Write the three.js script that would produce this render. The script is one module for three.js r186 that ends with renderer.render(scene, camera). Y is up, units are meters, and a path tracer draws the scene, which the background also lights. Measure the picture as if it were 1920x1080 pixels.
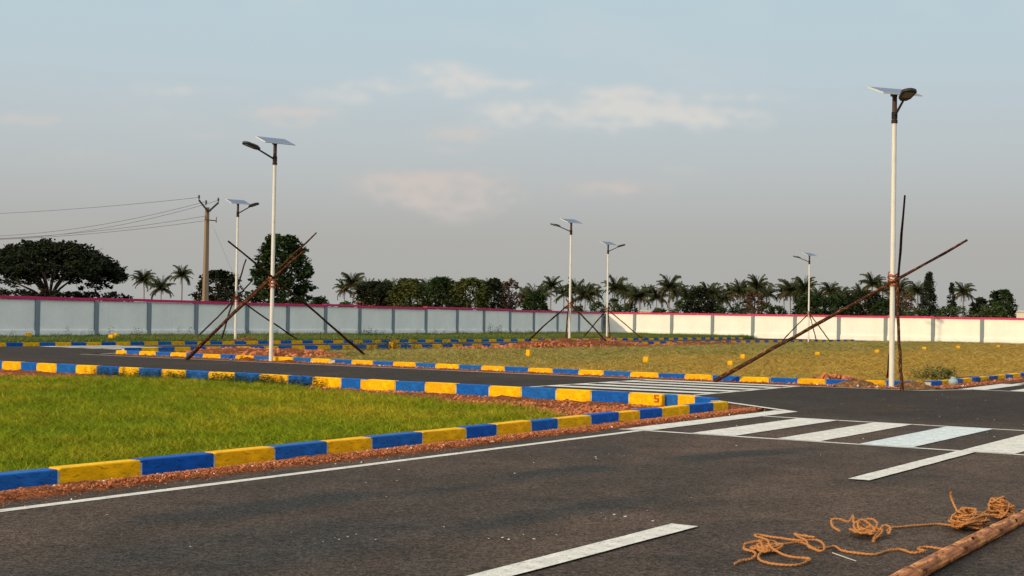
import * as THREE from 'three';
import { RoundedBoxGeometry } from 'three/addons/geometries/RoundedBoxGeometry.js';
import { mergeGeometries } from 'three/addons/utils/BufferGeometryUtils.js';

// ---------------------------------------------------------------- camera, sky, sun, exposure
const scene = new THREE.Scene();
const camera = new THREE.PerspectiveCamera(22.98, 16 / 9, 0.1, 4000);
camera.position.set(0, 1.5, 0);
camera.rotation.set(0.020429, -0.999578, 0.016783, 'YXZ');
const HEAD = 0.999578;                                             // bearing of the view, from -z towards +x
const FWD = [Math.sin(HEAD), -Math.cos(HEAD)], RGT = [Math.cos(HEAD), Math.sin(HEAD)];
const renderer = new THREE.WebGLRenderer({ antialias: true });
renderer.toneMapping = THREE.LinearToneMapping;
renderer.toneMappingExposure = 1.3;
renderer.shadowMap.enabled = true;

const D2R = Math.PI / 180;
const SUN_AZ = -74 * D2R, SUN_EL = 15 * D2R;
const sunDir = new THREE.Vector3(Math.sin(SUN_AZ) * Math.cos(SUN_EL), Math.sin(SUN_EL), -Math.cos(SUN_AZ) * Math.cos(SUN_EL));
const sun = new THREE.DirectionalLight(new THREE.Color().setRGB(1.0, 0.74, 0.41), 2.15);
sun.position.set(40 + sunDir.x * 200, sunDir.y * 200, -30 + sunDir.z * 200);
sun.target.position.set(40, 0, -30);
sun.castShadow = true;
sun.shadow.radius = 2;
sun.shadow.mapSize.set(4096, 4096);
Object.assign(sun.shadow.camera, { left: -150, right: 150, top: 150, bottom: -150, near: 1, far: 500 });
scene.add(sun, sun.target);

// ---------------------------------------------------------------- noise and helpers
function rng(seed) { let a = seed >>> 0; return () => { a = (a + 0x6D2B79F5) >>> 0; let t = Math.imul(a ^ (a >>> 15), 1 | a); t = (t + Math.imul(t ^ (t >>> 7), 61 | t)) ^ t; return ((t ^ (t >>> 14)) >>> 0) / 4294967296; }; }
function hash2(x, y, s) { let h = Math.imul(x, 374761393) + Math.imul(y, 668265263) + Math.imul(s, 1274126177); h = Math.imul(h ^ (h >>> 13), 1274126177); return ((h ^ (h >>> 16)) >>> 0) / 4294967296; }
function vnoise(x, y, s = 0, wrap = 0) {
  const ix = Math.floor(x), iy = Math.floor(y), fx = x - ix, fy = y - iy, u = fx * fx * (3 - 2 * fx), v = fy * fy * (3 - 2 * fy);
  const w = wrap ? (n) => ((n % wrap) + wrap) % wrap : (n) => n;
  const a = hash2(w(ix), w(iy), s), b = hash2(w(ix + 1), w(iy), s), c = hash2(w(ix), w(iy + 1), s), d = hash2(w(ix + 1), w(iy + 1), s);
  return a + (b - a) * u + (c - a) * v + (a - b - c + d) * u * v;
}
function fbm(x, y, s = 0, oct = 4, wrap = 0) { let r = 0, a = 0.5, n = 0; for (let i = 0; i < oct; i++) { r += a * vnoise(x, y, s + i * 17, wrap); n += a; a *= 0.5; x *= 2; y *= 2; wrap *= 2; } return r / n; }
const clamp = (x, a = 0, b = 1) => Math.min(b, Math.max(a, x));
const smooth = (a, b, x) => { const t = clamp((x - a) / (b - a)); return t * t * (3 - 2 * t); };
const lerp = (a, b, t) => a + (b - a) * t;
const spot = (depth, side) => [FWD[0] * depth + RGT[0] * side, FWD[1] * depth + RGT[1] * side];   // metres ahead of and to the right of the view axis

// ---------------------------------------------------------------- sky: a computed evening sky with thin cirrus
function makeSky() {
  const W = 2048, H = 1024, data = new Float32Array(W * H * 4);
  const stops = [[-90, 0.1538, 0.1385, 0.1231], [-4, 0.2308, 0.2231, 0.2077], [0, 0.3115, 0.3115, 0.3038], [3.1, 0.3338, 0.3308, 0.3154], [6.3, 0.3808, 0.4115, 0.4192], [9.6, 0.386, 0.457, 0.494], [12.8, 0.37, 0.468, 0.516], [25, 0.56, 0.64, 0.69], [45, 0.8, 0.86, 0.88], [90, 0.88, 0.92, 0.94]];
  // clouds: bearing right of the view (deg), elevation (deg), half width, half height, strength, warmth, lean
  const clouds = [[-13.3, 8.7, 2.3, 0.22, 0.26, 0.0, 0.04], [-8.9, 8.05, 2.0, 0.42, 0.52, 0.54, 0], [-6.4, 9.1, 2.6, 0.5, 0.3, 0.0, 0.08], [-2.6, 9.75, 1.5, 0.55, 0.62, 0.0, -0.05], [-0.6, 9.4, 2.2, 0.2, 0.4, 0.0, 0.06], [4.3, 8.95, 1.7, 0.75, 0.62, 0.0, -0.05], [6.6, 8.3, 3.6, 0.42, 0.5, 0.0, -0.03], [0.8, 8.35, 2.8, 0.5, 0.4, 0.0, 0], [8.3, 8.9, 3.0, 0.22, 0.38, 0.0, 0], [-3.2, 5.5, 2.9, 0.55, 0.72, 0.9, 0], [-2.4, 4.75, 3.4, 0.6, 0.35, 0.9, 0], [4.0, 5.4, 2.3, 0.34, 0.42, 0.9, 0], [-2.2, 7.4, 2.2, 0.6, 0.24, 0.63, 0], [6.8, 6.1, 1.4, 0.2, 0.14, 0.72, 0], [-19.5, 7.3, 3.0, 0.3, 0.3, 0.54, 0], [-12.0, 7.0, 2.4, 0.3, 0.16, 0.63, 0.05], [-17, 6.0, 2.6, 0.4, 0.16, 0.81, 0]];
  for (let r = 0; r < H; r++) {
    const el = ((r + 0.5) / H - 0.5) * 180, e = el * D2R, cy = Math.cos(e), sy = Math.sin(e);
    let k = 0; while (k < stops.length - 2 && el > stops[k + 1][0]) k++;
    const A = stops[k], B = stops[k + 1], t = clamp((el - A[0]) / (B[0] - A[0]));
    const base = [1, 2, 3].map((c) => lerp(A[c], B[c], t));
    for (let c = 0; c < W; c++) {
      const ph = ((c + 0.5) / W - 0.5) * 2 * Math.PI, dx = Math.cos(ph) * cy, dz = Math.sin(ph) * cy;
      let R = base[0], G = base[1], Bl = base[2];
      const cs = dx * sunDir.x + sy * sunDir.y + dz * sunDir.z, ang = Math.acos(clamp(cs, -1, 1)) / D2R;
      if (el > -6) {
        const up = smooth(-6, 2, el), g1 = Math.exp(-((ang / 16) ** 2)) * up, g2 = Math.exp(-((ang / 45) ** 2)) * up;   // the sun's aureole in the haze
        R += 1.2 * g1 + .36 * g2; G += .85 * g1 + .26 * g2; Bl += .45 * g1 + .14 * g2;
      }
      if (el > 0.5) {
        let off = Math.atan2(dx, -dz) - HEAD; off = Math.atan2(Math.sin(off), Math.cos(off)) / D2R;
        let a = 0, wm = 0, wt = 1e-6;
        if (Math.abs(off) < 32 && el < 14) {
          const n1 = fbm(off * .8 + 40, el * 3.2 + off * .1, 3, 5), n2 = fbm(off * 2.2 + 9, el * 7, 8, 4);
          for (const [o, ee, hw, hh, st, warm, lean] of clouds) {
            const u = (off - o) / hw, v = (el - ee - lean * (off - o) + (n1 - .5) * hh * 1.6) / hh, vv = v > 0 ? v * 1.7 : v * .7, d = u * u * (0.7 + .6 * n1) + vv * vv;
            if (d > 6) continue;
            const m = clamp(st * 1.7 * Math.exp(-d * 1.15) * (.45 + 1.1 * smooth(.30, .70, n1 * .5 + n2 * .5)), 0, .95);
            a += m * (1 - a); wm += warm * m; wt += m;
          }
        }
        a = .9 * smooth(.06, .85, a);
        const ci = fbm(off * .22 + 100, el * .5 + off * .05, 31, 5) * smooth(2, 9, el);       // faint veil everywhere
        a = clamp(a + .16 * smooth(.5, .85, ci));
        wm = wm / wt;
        const cr = lerp(.525, .462, wm), cg = lerp(.515, .412, wm), cb = lerp(.49, .386, wm);
        R = lerp(R, Math.max(R, cr), a); G = lerp(G, cg, a); Bl = lerp(Bl, cb, a);
      }
      const i = (r * W + c) * 4; data[i] = R; data[i + 1] = G; data[i + 2] = Bl; data[i + 3] = 1;
    }
  }
  const t = new THREE.DataTexture(data, W, H, THREE.RGBAFormat, THREE.FloatType);
  t.mapping = THREE.EquirectangularReflectionMapping; t.magFilter = THREE.LinearFilter; t.minFilter = THREE.LinearFilter; t.colorSpace = THREE.LinearSRGBColorSpace; t.needsUpdate = true;
  return t;
}
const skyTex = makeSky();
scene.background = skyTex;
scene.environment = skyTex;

// ---------------------------------------------------------------- textures and materials
function tex(size, fn, srgb = true, repeat = 1) {
  const data = new Uint8Array(size * size * 4);
  for (let y = 0; y < size; y++) for (let x = 0; x < size; x++) {
    const c = fn(x / size, y / size), i = (y * size + x) * 4;
    const v = typeof c === 'number' ? [c, c, c] : c;
    data[i] = clamp(v[0]) * 255; data[i + 1] = clamp(v[1]) * 255; data[i + 2] = clamp(v[2]) * 255; data[i + 3] = 255;
  }
  const t = new THREE.DataTexture(data, size, size, THREE.RGBAFormat);
  t.wrapS = t.wrapT = THREE.RepeatWrapping; t.magFilter = THREE.LinearFilter; t.minFilter = THREE.LinearMipmapLinearFilter; t.generateMipmaps = true;
  if (srgb) t.colorSpace = THREE.SRGBColorSpace;
  t.repeat.set(repeat, repeat); t.needsUpdate = true; return t;
}
const col = (r, g, b) => new THREE.Color().setRGB(r, g, b);
const mat = (r, g, b, rough = 0.85, extra = {}) => new THREE.MeshPhysicalMaterial({ color: col(r, g, b), roughness: rough, metalness: 0, specularIntensity: rough > .6 ? .2 : .5, side: THREE.DoubleSide, ...extra });
// asphalt grain: 1 tile = 2 m, aggregate of 4 to 12 mm
const grainA = tex(1024, (u, v) => { const a = vnoise(u * 256, v * 256, 1, 256), b = vnoise(u * 128, v * 128, 2, 128), c = fbm(u * 8, v * 8, 3, 4, 8), g = hash2(Math.floor(u * 512), Math.floor(v * 512), 9); const d = vnoise(u * 64, v * 64, 12, 64), s = .60 + .34 * a + .40 * (b - .5) + .18 * (d - .5) + .14 * (c - .5) + (g > .985 ? .4 : 0) - (a < .25 ? .14 : 0); return [s * 1.01, s, s * .985]; });
const bumpA = tex(1024, (u, v) => .6 * vnoise(u * 256, v * 256, 1, 256) + .4 * vnoise(u * 128, v * 128, 2, 128), false);
const soilC = tex(512, (u, v) => { const n = fbm(u * 16, v * 16, 21, 5, 16), m = vnoise(u * 128, v * 128, 22, 128), s = .55 + .5 * (n - .5) + .4 * (m - .5) + .1; return [s * 1.05, s, s * .92]; });
const soilB = tex(512, (u, v) => fbm(u * 32, v * 32, 23, 4, 32), false);
const paintC = tex(512, (u, v) => { const n = fbm(u * 6, v * 6, 41, 5, 6), m = vnoise(u * 96, v * 96, 42, 96), chip = smooth(.66, .72, fbm(u * 18, v * 18, 44, 4, 18)), br = fbm(u * 3, v * 40, 47, 3, 3), s = .93 + .30 * (n - .5) + .10 * (m - .5) + .10 * (br - .5); return [lerp(s, .70, chip * .7), lerp(s, .68, chip * .7), lerp(s, .66, chip * .5)]; });
const paintB = tex(512, (u, v) => .5 * fbm(u * 10, v * 10, 45, 4, 10) + .5 * fbm(u * 48, v * 48, 46, 3, 48), false);
const plasterC = tex(1024, (u, v) => { const n = fbm(u * 5, v * 5, 51, 5, 5), st = fbm(u * 40, v * 3, 52, 3, 40), m = vnoise(u * 200, v * 200, 53, 200), s = .95 + .10 * (n - .5) + .02 * (st - .5) + .04 * (m - .5); return [s, s, s * .995]; });
const barkC = tex(512, (u, v) => { const n = fbm(u * 8, v * 24, 61, 4, 8), st = fbm(u * 26, v * 4, 62, 4, 26), p = smooth(.60, .70, fbm(u * 9, v * 14, 63, 4, 9)); const s = .45 + .5 * (n - .5) + .6 * (st - .5); return [lerp(s, .95, p), lerp(s * .94, .84, p), lerp(s * .88, .62, p)]; });
const barkB = tex(512, (u, v) => .5 * fbm(u * 26, v * 4, 62, 4, 26) + .5 * fbm(u * 10, v * 20, 64, 4, 10), false);
const logC = tex(512, (u, v) => { const n = fbm(u * 6, v * 6, 65, 5, 6), st = fbm(u * 30, v * 3, 66, 4, 30), p = smooth(.55, .66, fbm(u * 12, v * 12, 67, 5, 12)), dk = smooth(.66, .74, fbm(u * 10, v * 10, 68, 4, 10)), s = .70 + .40 * (n - .5) + .45 * (st - .5), q = lerp(s, .95, p * .55) * (1 - .35 * dk); return [q, q * lerp(.93, 1, p), q * lerp(.95, .9, p)]; });
const ropeC = tex(128, (u, v) => { const w = .5 + .5 * Math.sin((u * 2 + v * 4) * 2 * Math.PI), n = hash2(Math.floor(u * 128), Math.floor(v * 128), 6); return .76 + .08 * w + .3 * (n - .5); });
const ropeB_ = tex(128, (u, v) => .5 + .5 * Math.sin((u * 2 + v * 4) * 2 * Math.PI), false);
ropeC.repeat.set(1, 9); ropeB_.repeat.set(1, 9);
const lineC = tex(512, (u, v) => { const n = fbm(u * 10, v * 10, 71, 5, 10), m = vnoise(u * 128, v * 128, 72, 128), wear = smooth(.66, .78, fbm(u * 30, v * 30, 73, 4, 30)); const s = .88 + .18 * (n - .5) + .14 * (m - .5); return lerp(s, .52, wear * .5); });

const M = {
  asphalt: new THREE.MeshPhysicalMaterial({ color: col(1, 1, 1), map: grainA, bumpMap: bumpA, bumpScale: 0.008, roughness: 0.95, specularIntensity: .25, vertexColors: true }),
  ground: mat(.16, .115, .06, 1, { map: soilC, bumpMap: soilB, bumpScale: .05 }),
  plotGreen: mat(.09, .085, .022, 1, { map: soilC, bumpMap: soilB, bumpScale: .05 }),
  plotDry: mat(.21, .14, .04, 1, { map: soilC, bumpMap: soilB, bumpScale: .05 }),
  soil: mat(.43, .15, .065, 1, { map: soilC, bumpMap: soilB, bumpScale: .03 }),
  soilGrey: mat(.40, .24, .13, 1, { map: soilC, bumpMap: soilB, bumpScale: .03 }),
  yellows: [[1, .52, .002], [.93, .50, .004], [1, .49, .003], [.90, .455, .004]].map(([a, b, c]) => mat(a, b, c, .65, { map: paintC, bumpMap: paintB, bumpScale: .006 })),
  blues: [[.006, .115, .50], [.010, .125, .47], [.005, .10, .455], [.016, .13, .46]].map(([a, b, c]) => mat(a, b, c, .65, { map: paintC, bumpMap: paintB, bumpScale: .006 })),
  mortar: mat(.55, .52, .47, .9, { map: paintC }),
  marker: mat(1, .52, .004, .65, { map: paintC, bumpMap: paintB, bumpScale: .004 }),
  digit: mat(.42, .13, .02, .7),
  line: mat(.80, .765, .68, .7, { map: lineC, bumpMap: bumpA, bumpScale: .003 }),
  lineFresh: mat(.74, .80, .79, .6, { map: lineC, bumpMap: bumpA, bumpScale: .003 }),
  wall: mat(.88, .885, .85, .85, { map: plasterC }),
  plinth: mat(.86, .87, .84, .9, { map: plasterC }),
  pillar: mat(.22, .27, .31, .8, { map: plasterC }),
  coping: mat(.58, .022, .14, .6, { map: plasterC }),
  pole: mat(.74, .73, .70, .42, { map: plasterC }),
  collar: mat(.075, .045, .04, .55),
  black: mat(.025, .025, .028, .5),
  panelGlass: new THREE.MeshPhysicalMaterial({ color: col(.03, .065, .15), roughness: .3, specularIntensity: .45 }),
  panelFrame: mat(.58, .58, .58, .5),
  panelBack: mat(.70, .72, .74, .7),
  led: mat(.16, .16, .15, .3),
  prop: mat(.27, .135, .085, .9, { map: barkC, bumpMap: barkB, bumpScale: .01 }),
  propDark: mat(.14, .085, .06, .9, { map: barkC, bumpMap: barkB, bumpScale: .01 }),
  log: mat(.95, .42, .17, .75, { map: logC, bumpMap: barkB, bumpScale: .012 }),
  rope: mat(.70, .31, .11, .95, { bumpMap: ropeB_, bumpScale: .002, map: ropeC }),
  fibre: mat(.62, .30, .12, .95),
  lashing: mat(.34, .085, .035, .95),
  concretePole: mat(.27, .20, .14, .9, { map: plasterC }),
  steelRed: mat(.17, .07, .05, .7),
  steelDark: mat(.06, .05, .045, .7),
  insulator: mat(.07, .05, .045, .3),
  wire: mat(.10, .10, .10, .6),
  trunk: mat(.10, .075, .055, .95),
  palmTrunk: mat(.22, .17, .13, .95),
  leafDark: mat(.022, .040, .012, .85), leafBlack: mat(.015, .021, .009, .9), leafOlive: mat(.058, .068, .018, .85), leafBare: mat(.085, .055, .034, .9), leafCas: mat(.020, .030, .018, .9), leafLow: mat(.042, .064, .020, .85),
  frond: mat(.040, .048, .017, .7), frondDead: mat(.13, .085, .04, .8),
  houseWall: mat(.50, .30, .20, .9), houseWhite: mat(.75, .70, .62, .9), roofTile: mat(.30, .13, .09, .9), windowDark: mat(.03, .035, .04, .2),
  ball: mat(.28, .36, .40, .35), ballBand: mat(.50, .50, .46, .4),
};
M.panelGlass.side = THREE.DoubleSide;

const names = {};
function numbered(n) { const k = names[n] = (names[n] ?? -1) + 1; return k ? n + '_' + String(k).padStart(3, '0') : n; }
function shade(o) { o.traverse((m) => { if (m.isMesh) { m.castShadow = true; m.receiveShadow = true; } }); return o; }
function tag(o, label, category, group) { o.userData = { label, category }; if (group) o.userData.group = group; return o; }
function thing(name, label, category, x = 0, y = 0, z = 0, turn = 0, group) { const g = new THREE.Group(); g.name = numbered(name); g.position.set(x, y, z); g.rotation.y = turn; scene.add(g); return tag(g, label, category, group); }
function part(name, geo, m, parent) { const o = new THREE.Mesh(geo, m); o.name = name; o.castShadow = o.receiveShadow = true; parent.add(o); return o; }
function solo(name, geo, m, label, category, group) { const o = new THREE.Mesh(geo, m); o.name = numbered(name); o.castShadow = o.receiveShadow = true; scene.add(o); return tag(o, label, category, group); }
function structure(name, geo, m) { const o = new THREE.Mesh(geo, m); o.name = numbered(name); o.castShadow = o.receiveShadow = true; o.userData = { kind: 'structure' }; scene.add(o); return o; }
function box(w, h, d, x = 0, y = 0, z = 0) { const g = new THREE.BoxGeometry(w, h, d); g.translate(x, y, z); return g; }
function planarUV(g, s = 1) { const p = g.attributes.position, uv = new Float32Array(p.count * 2); for (let i = 0; i < p.count; i++) { uv[i * 2] = p.getX(i) * s; uv[i * 2 + 1] = p.getZ(i) * s; } g.setAttribute('uv', new THREE.BufferAttribute(uv, 2)); return g; }
// a tube of changing radius through points [x, y, z, r]; uv along in metres
function limb(pts, sides = 7, cap = true) {
  const P = pts.map((p) => new THREE.Vector3(p[0], p[1], p[2])), pos = [], uv = [], idx = []; let L = 0, nrm = new THREE.Vector3(1, 0, 0);
  const t0 = P[1].clone().sub(P[0]).normalize(); if (Math.abs(t0.x) > .9) nrm.set(0, 1, 0);
  for (let i = 0; i < P.length; i++) {
    const t = (P[Math.min(i + 1, P.length - 1)].clone().sub(P[Math.max(i - 1, 0)])).normalize();
    nrm.addScaledVector(t, -nrm.dot(t)).normalize(); const b = t.clone().cross(nrm);
    if (i) L += P[i].distanceTo(P[i - 1]);
    for (let k = 0; k <= sides; k++) { const a = k / sides * 2 * Math.PI, r = pts[i][3]; pos.push(P[i].x + (nrm.x * Math.cos(a) + b.x * Math.sin(a)) * r, P[i].y + (nrm.y * Math.cos(a) + b.y * Math.sin(a)) * r, P[i].z + (nrm.z * Math.cos(a) + b.z * Math.sin(a)) * r); uv.push(k / sides, L); }
  }
  for (let i = 0; i < P.length - 1; i++) for (let k = 0; k < sides; k++) { const a = i * (sides + 1) + k, b = a + sides + 1; idx.push(a, b, a + 1, b, b + 1, a + 1); }
  if (cap) for (const [e, i] of [[0, 0], [1, P.length - 1]]) { const c = pos.length / 3; pos.push(P[i].x, P[i].y, P[i].z); uv.push(.5, e); for (let k = 0; k < sides; k++) idx.push(c, i * (sides + 1) + k, i * (sides + 1) + k + 1); }
  const g = new THREE.BufferGeometry(); g.setAttribute('position', new THREE.Float32BufferAttribute(pos, 3)); g.setAttribute('uv', new THREE.Float32BufferAttribute(uv, 2)); g.setIndex(idx); g.computeVertexNormals(); return g;
}
function curve(pts, n, r, rough = 0, seed = 1) { const R = rng(seed), c = new THREE.CatmullRomCurve3(pts.map((p) => new THREE.Vector3(...p)), false, 'centripetal'); return c.getPoints(n).map((p, i) => [p.x + (R() - .5) * rough, p.y + (R() - .5) * rough * .5, p.z + (R() - .5) * rough, typeof r === 'function' ? r(i / n) : r]); }

// ---------------------------------------------------------------- ground and roads
{
  const g = new THREE.PlaneGeometry(3600, 3600, 40, 40); g.rotateX(-Math.PI / 2); g.translate(40, -0.13, -40); planarUV(g, 1 / 3);
  structure('ground', g, M.ground);
}
function patch(name, x0, x1, z0, z1, y, m, step, amp, seed, s = .5) {
  const nx = Math.ceil((x1 - x0) / step), nz = Math.ceil((z1 - z0) / step), g = new THREE.PlaneGeometry(x1 - x0, z1 - z0, nx, nz); g.rotateX(-Math.PI / 2); g.translate((x0 + x1) / 2, 0, (z0 + z1) / 2);
  const p = g.attributes.position; for (let i = 0; i < p.count; i++) p.setY(i, y + (fbm(p.getX(i) * .6, p.getZ(i) * .6, seed, 4) - .5) * amp);
  planarUV(g, s); g.computeVertexNormals(); return structure(name, g, m);
}
patch('plot_ground', -12, 22.9, -39, -9.8, -.09, M.plotGreen, .4, .05, 7);
patch('plot_ground', 33.0, 117.9, -38.9, -9.7, -.085, M.plotDry, .7, .05, 8);
patch('verge_ground', 20, 118, -66, -47.1, -.03, M.plotGreen, 1, .06, 9);

patch('bare_soil', 16.2, 22.85, -20.4, -9.9, -.062, M.soil, .12, .11, 17, 1);
patch('bare_soil', 19.2, 22.95, -38.5, -24.8, -.055, M.soil, .15, .14, 18, 1);
// dark tar and tyre streaks, brown dust: stains on the asphalt
function asphaltColour(x, z) {
  const wob = (fbm(x * .35, 3.1, 81, 3) - .5) * .8;
  const streak = (zc, w, x0, x1) => smooth(w, w * .35, Math.abs(z - zc - wob)) * smooth(x0, x0 + 2, x) * smooth(x1, x1 - 2.5, x);
  const s1 = streak(-8.9 + x * .165, .42, 6, 17.5), s2 = streak(-6.9 + x * .14, .32, 7, 12.5), s3 = streak(-6.4 + x * .03, .9, -4, 9.5);
  const brk = smooth(.30, .62, fbm(x * .9, z * 1.6, 82, 4));
  const tar = clamp((s1 * .9 + s2 * .75 + s3 * .7) * brk + .35 * smooth(.60, .75, fbm(x * .5, z * .9, 83, 4)));
  const dust = smooth(.42, .72, fbm(x * .33 + 5, z * .6, 84, 5)), fine = .80 + .40 * fbm(x * 2.6, z * 2.6, 85, 3);
  const newer = smooth(20.5, 23.5, x + (fbm(x * .8, z * .8, 86, 3) - .5) * 2), b = [lerp(lerp(.100, .150, dust), lerp(.058, .082, dust), newer), lerp(lerp(.077, .104, dust), lerp(.046, .058, dust), newer), lerp(lerp(.062, .077, dust), lerp(.037, .043, dust), newer)];
  return [lerp(b[0], .054, tar) * fine, lerp(b[1], .056, tar) * fine, lerp(b[2], .054, tar) * fine];
}
function roadSheet(x0, x1, z0, z1, step) {
  const g = new THREE.PlaneGeometry(x1 - x0, z1 - z0, Math.ceil((x1 - x0) / step), Math.ceil((z1 - z0) / step)); g.rotateX(-Math.PI / 2); g.translate((x0 + x1) / 2, 0, (z0 + z1) / 2);
  const p = g.attributes.position, c = new Float32Array(p.count * 3); for (let i = 0; i < p.count; i++) c.set(asphaltColour(p.getX(i), p.getZ(i)), i * 3);
  g.setAttribute('color', new THREE.BufferAttribute(c, 3)); return planarUV(g, .5);
}
{
  const g = mergeGeometries([roadSheet(4, 26, -9.3, -1, .1), roadSheet(-60, 4, -9.3, -1, 1), roadSheet(26, 140, -9.3, -1, .6), roadSheet(-60, 140, -1, .4, 1), roadSheet(23.0, 33.4, -38.8, -9.3, .5), roadSheet(-40, 117.8, -47.0, -38.8, .8)]);
  structure('road', g, M.asphalt);
}
// painted road markings: sheets with slightly uneven edges
function strip(pts, w0, w1, y, n = 24, seed = 1) {
  const R = rng(seed), pos = [], idx = [], uv = []; const [a, b] = pts, dx = b[0] - a[0], dz = b[1] - a[1], L = Math.hypot(dx, dz), nx = -dz / L, nz = dx / L;
  for (let i = 0; i <= n; i++) { const t = i / n, w = lerp(w0, w1, t) / 2, j1 = (R() - .5) * .012, j2 = (R() - .5) * .012, x = a[0] + dx * t, z = a[1] + dz * t; pos.push(x + nx * (w + j1), y, z + nz * (w + j1), x - nx * (w + j2), y, z - nz * (w + j2)); uv.push(x + nx * w, z + nz * w, x - nx * w, z - nz * w); if (i < n) { const k = i * 2; idx.push(k, k + 2, k + 1, k + 1, k + 2, k + 3); } }
  const g = new THREE.BufferGeometry(); g.setAttribute('position', new THREE.Float32BufferAttribute(pos, 3)); g.setAttribute('uv', new THREE.Float32BufferAttribute(uv, 2)); g.setIndex(idx); g.computeVertexNormals();
  const nn = g.attributes.normal; if (nn.getY(0) < 0) { for (let i = 0; i < nn.count; i++) nn.setXYZ(i, 0, 1, 0); for (let i = 0; i < idx.length; i += 3) { const t = idx[i]; idx[i] = idx[i + 1]; idx[i + 1] = t; } g.setIndex(idx); }
  return g;
}
const mark = (name, pts, w, y = .004, w1 = w, m = M.line) => structure(name, strip(pts, w, w1, y, Math.max(4, Math.round(Math.hypot(pts[1][0] - pts[0][0], pts[1][1] - pts[0][1]) / .35)), Math.round(pts[0][0] * 31 + pts[1][1] * 7) + 900), m);
mark('edge_line', [[-20, -8.86], [17.0, -8.84]], .115);
mark('edge_line', [[36.9, -8.72], [60, -8.72]], .115);
mark('edge_line', [[31.45, -12.0], [32.35, -38]], .10);
mark('edge_line', [[25.3, -16.3], [25.7, -37.6]], .10);
mark('edge_line', [[31.45, -12.0], [31.7, -9.5]], .10, .008);
mark('edge_line', [[31.7, -9.5], [33.3, -8.72]], .10, .004);
mark('edge_line', [[25.25, -12.15], [22.42, -8.78]], .14, .004);
for (const [x0, x1] of [[2.6, 6.0], [13.15, 16.98], [6.2, 9.38]].slice(1)) mark('lane_dash', [[x0, -4.5], [x1, -4.5]], .21, .012);
function crossing(alongX, a0, a1, list, fresh) {
  const g = new THREE.Group(); g.name = numbered('zebra_crossing'); g.userData = { kind: 'structure' }; scene.add(g);
  const P = (u, v) => alongX ? [u, v] : [v, u], lo = list[0][0] - .05, hi = list[list.length - 1][1] + .05;
  list.forEach(([v0, v1, e0 = 0, e1 = 0], i) => part('stripe', strip([P(a0 + e0, (v0 + v1) / 2), P(a1 + e1, (v0 + v1) / 2)], v1 - v0, v1 - v0, .008, 14, 300 + i), i === fresh ? M.lineFresh : M.line, g));
  for (const u of [a0, a1]) part('border_line', strip([P(u, lo), P(u, hi)], .12, .12, .004, 20, 77), M.line, g);
  return g;
}
crossing(true, 17.05, 20.98, [[-9.12, -8.72, 0, 1.45], [-8.12, -7.5], [-6.92, -6.35], [-5.84, -5.18], [-4.6, -3.98], [-3.4, -2.8], [-2.2, -1.6]], 3);
crossing(true, 33.3, 37.2, [[-9.0, -8.45], [-7.9, -7.3], [-6.7, -6.1], [-5.5, -4.9], [-4.3, -3.7]], -1);
crossing(false, -16.15, -12.2, [[25.3, 25.75], [26.45, 27.0], [27.6, 28.15], [28.75, 29.3], [29.9, 30.45], [31.0, 31.4]], -1);
crossing(true, 37.6, 41.6, [[-46.6, -46.0], [-45.4, -44.8], [-44.2, -43.6], [-43.0, -42.4], [-41.8, -41.2], [-40.6, -40.0]], -1);
mark('edge_line', [[33.1, -37.9], [37.4, -39.6]], .12);
mark('edge_line', [[41.8, -46.4], [100, -46.4]], .1);

// ---------------------------------------------------------------- painted kerbs: every stone its own mesh
const stoneNear = [], stoneFar = [];
for (let v = 0; v < 6; v++) {
  const R = rng(700 + v), g = new RoundedBoxGeometry(.8, .36, .16, 2, .014); const p = g.attributes.position;
  const tx = (R() - .5) * .014, tz = (R() - .5) * .010;
  for (let i = 0; i < p.count; i++) { const x = p.getX(i), y = p.getY(i), z = p.getZ(i), n = (fbm(x * 9 + v * 7, (y + z) * 12 + 20, 90 + v, 3) - .5) * .010; p.setXYZ(i, x, y + n + x * tx, z + n * Math.sign(z) + x * tz); }
  g.computeVertexNormals(); stoneNear.push(g);
  stoneFar.push(new THREE.BoxGeometry(.8, .36, .16 + (R() - .5) * .008));
}
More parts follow.
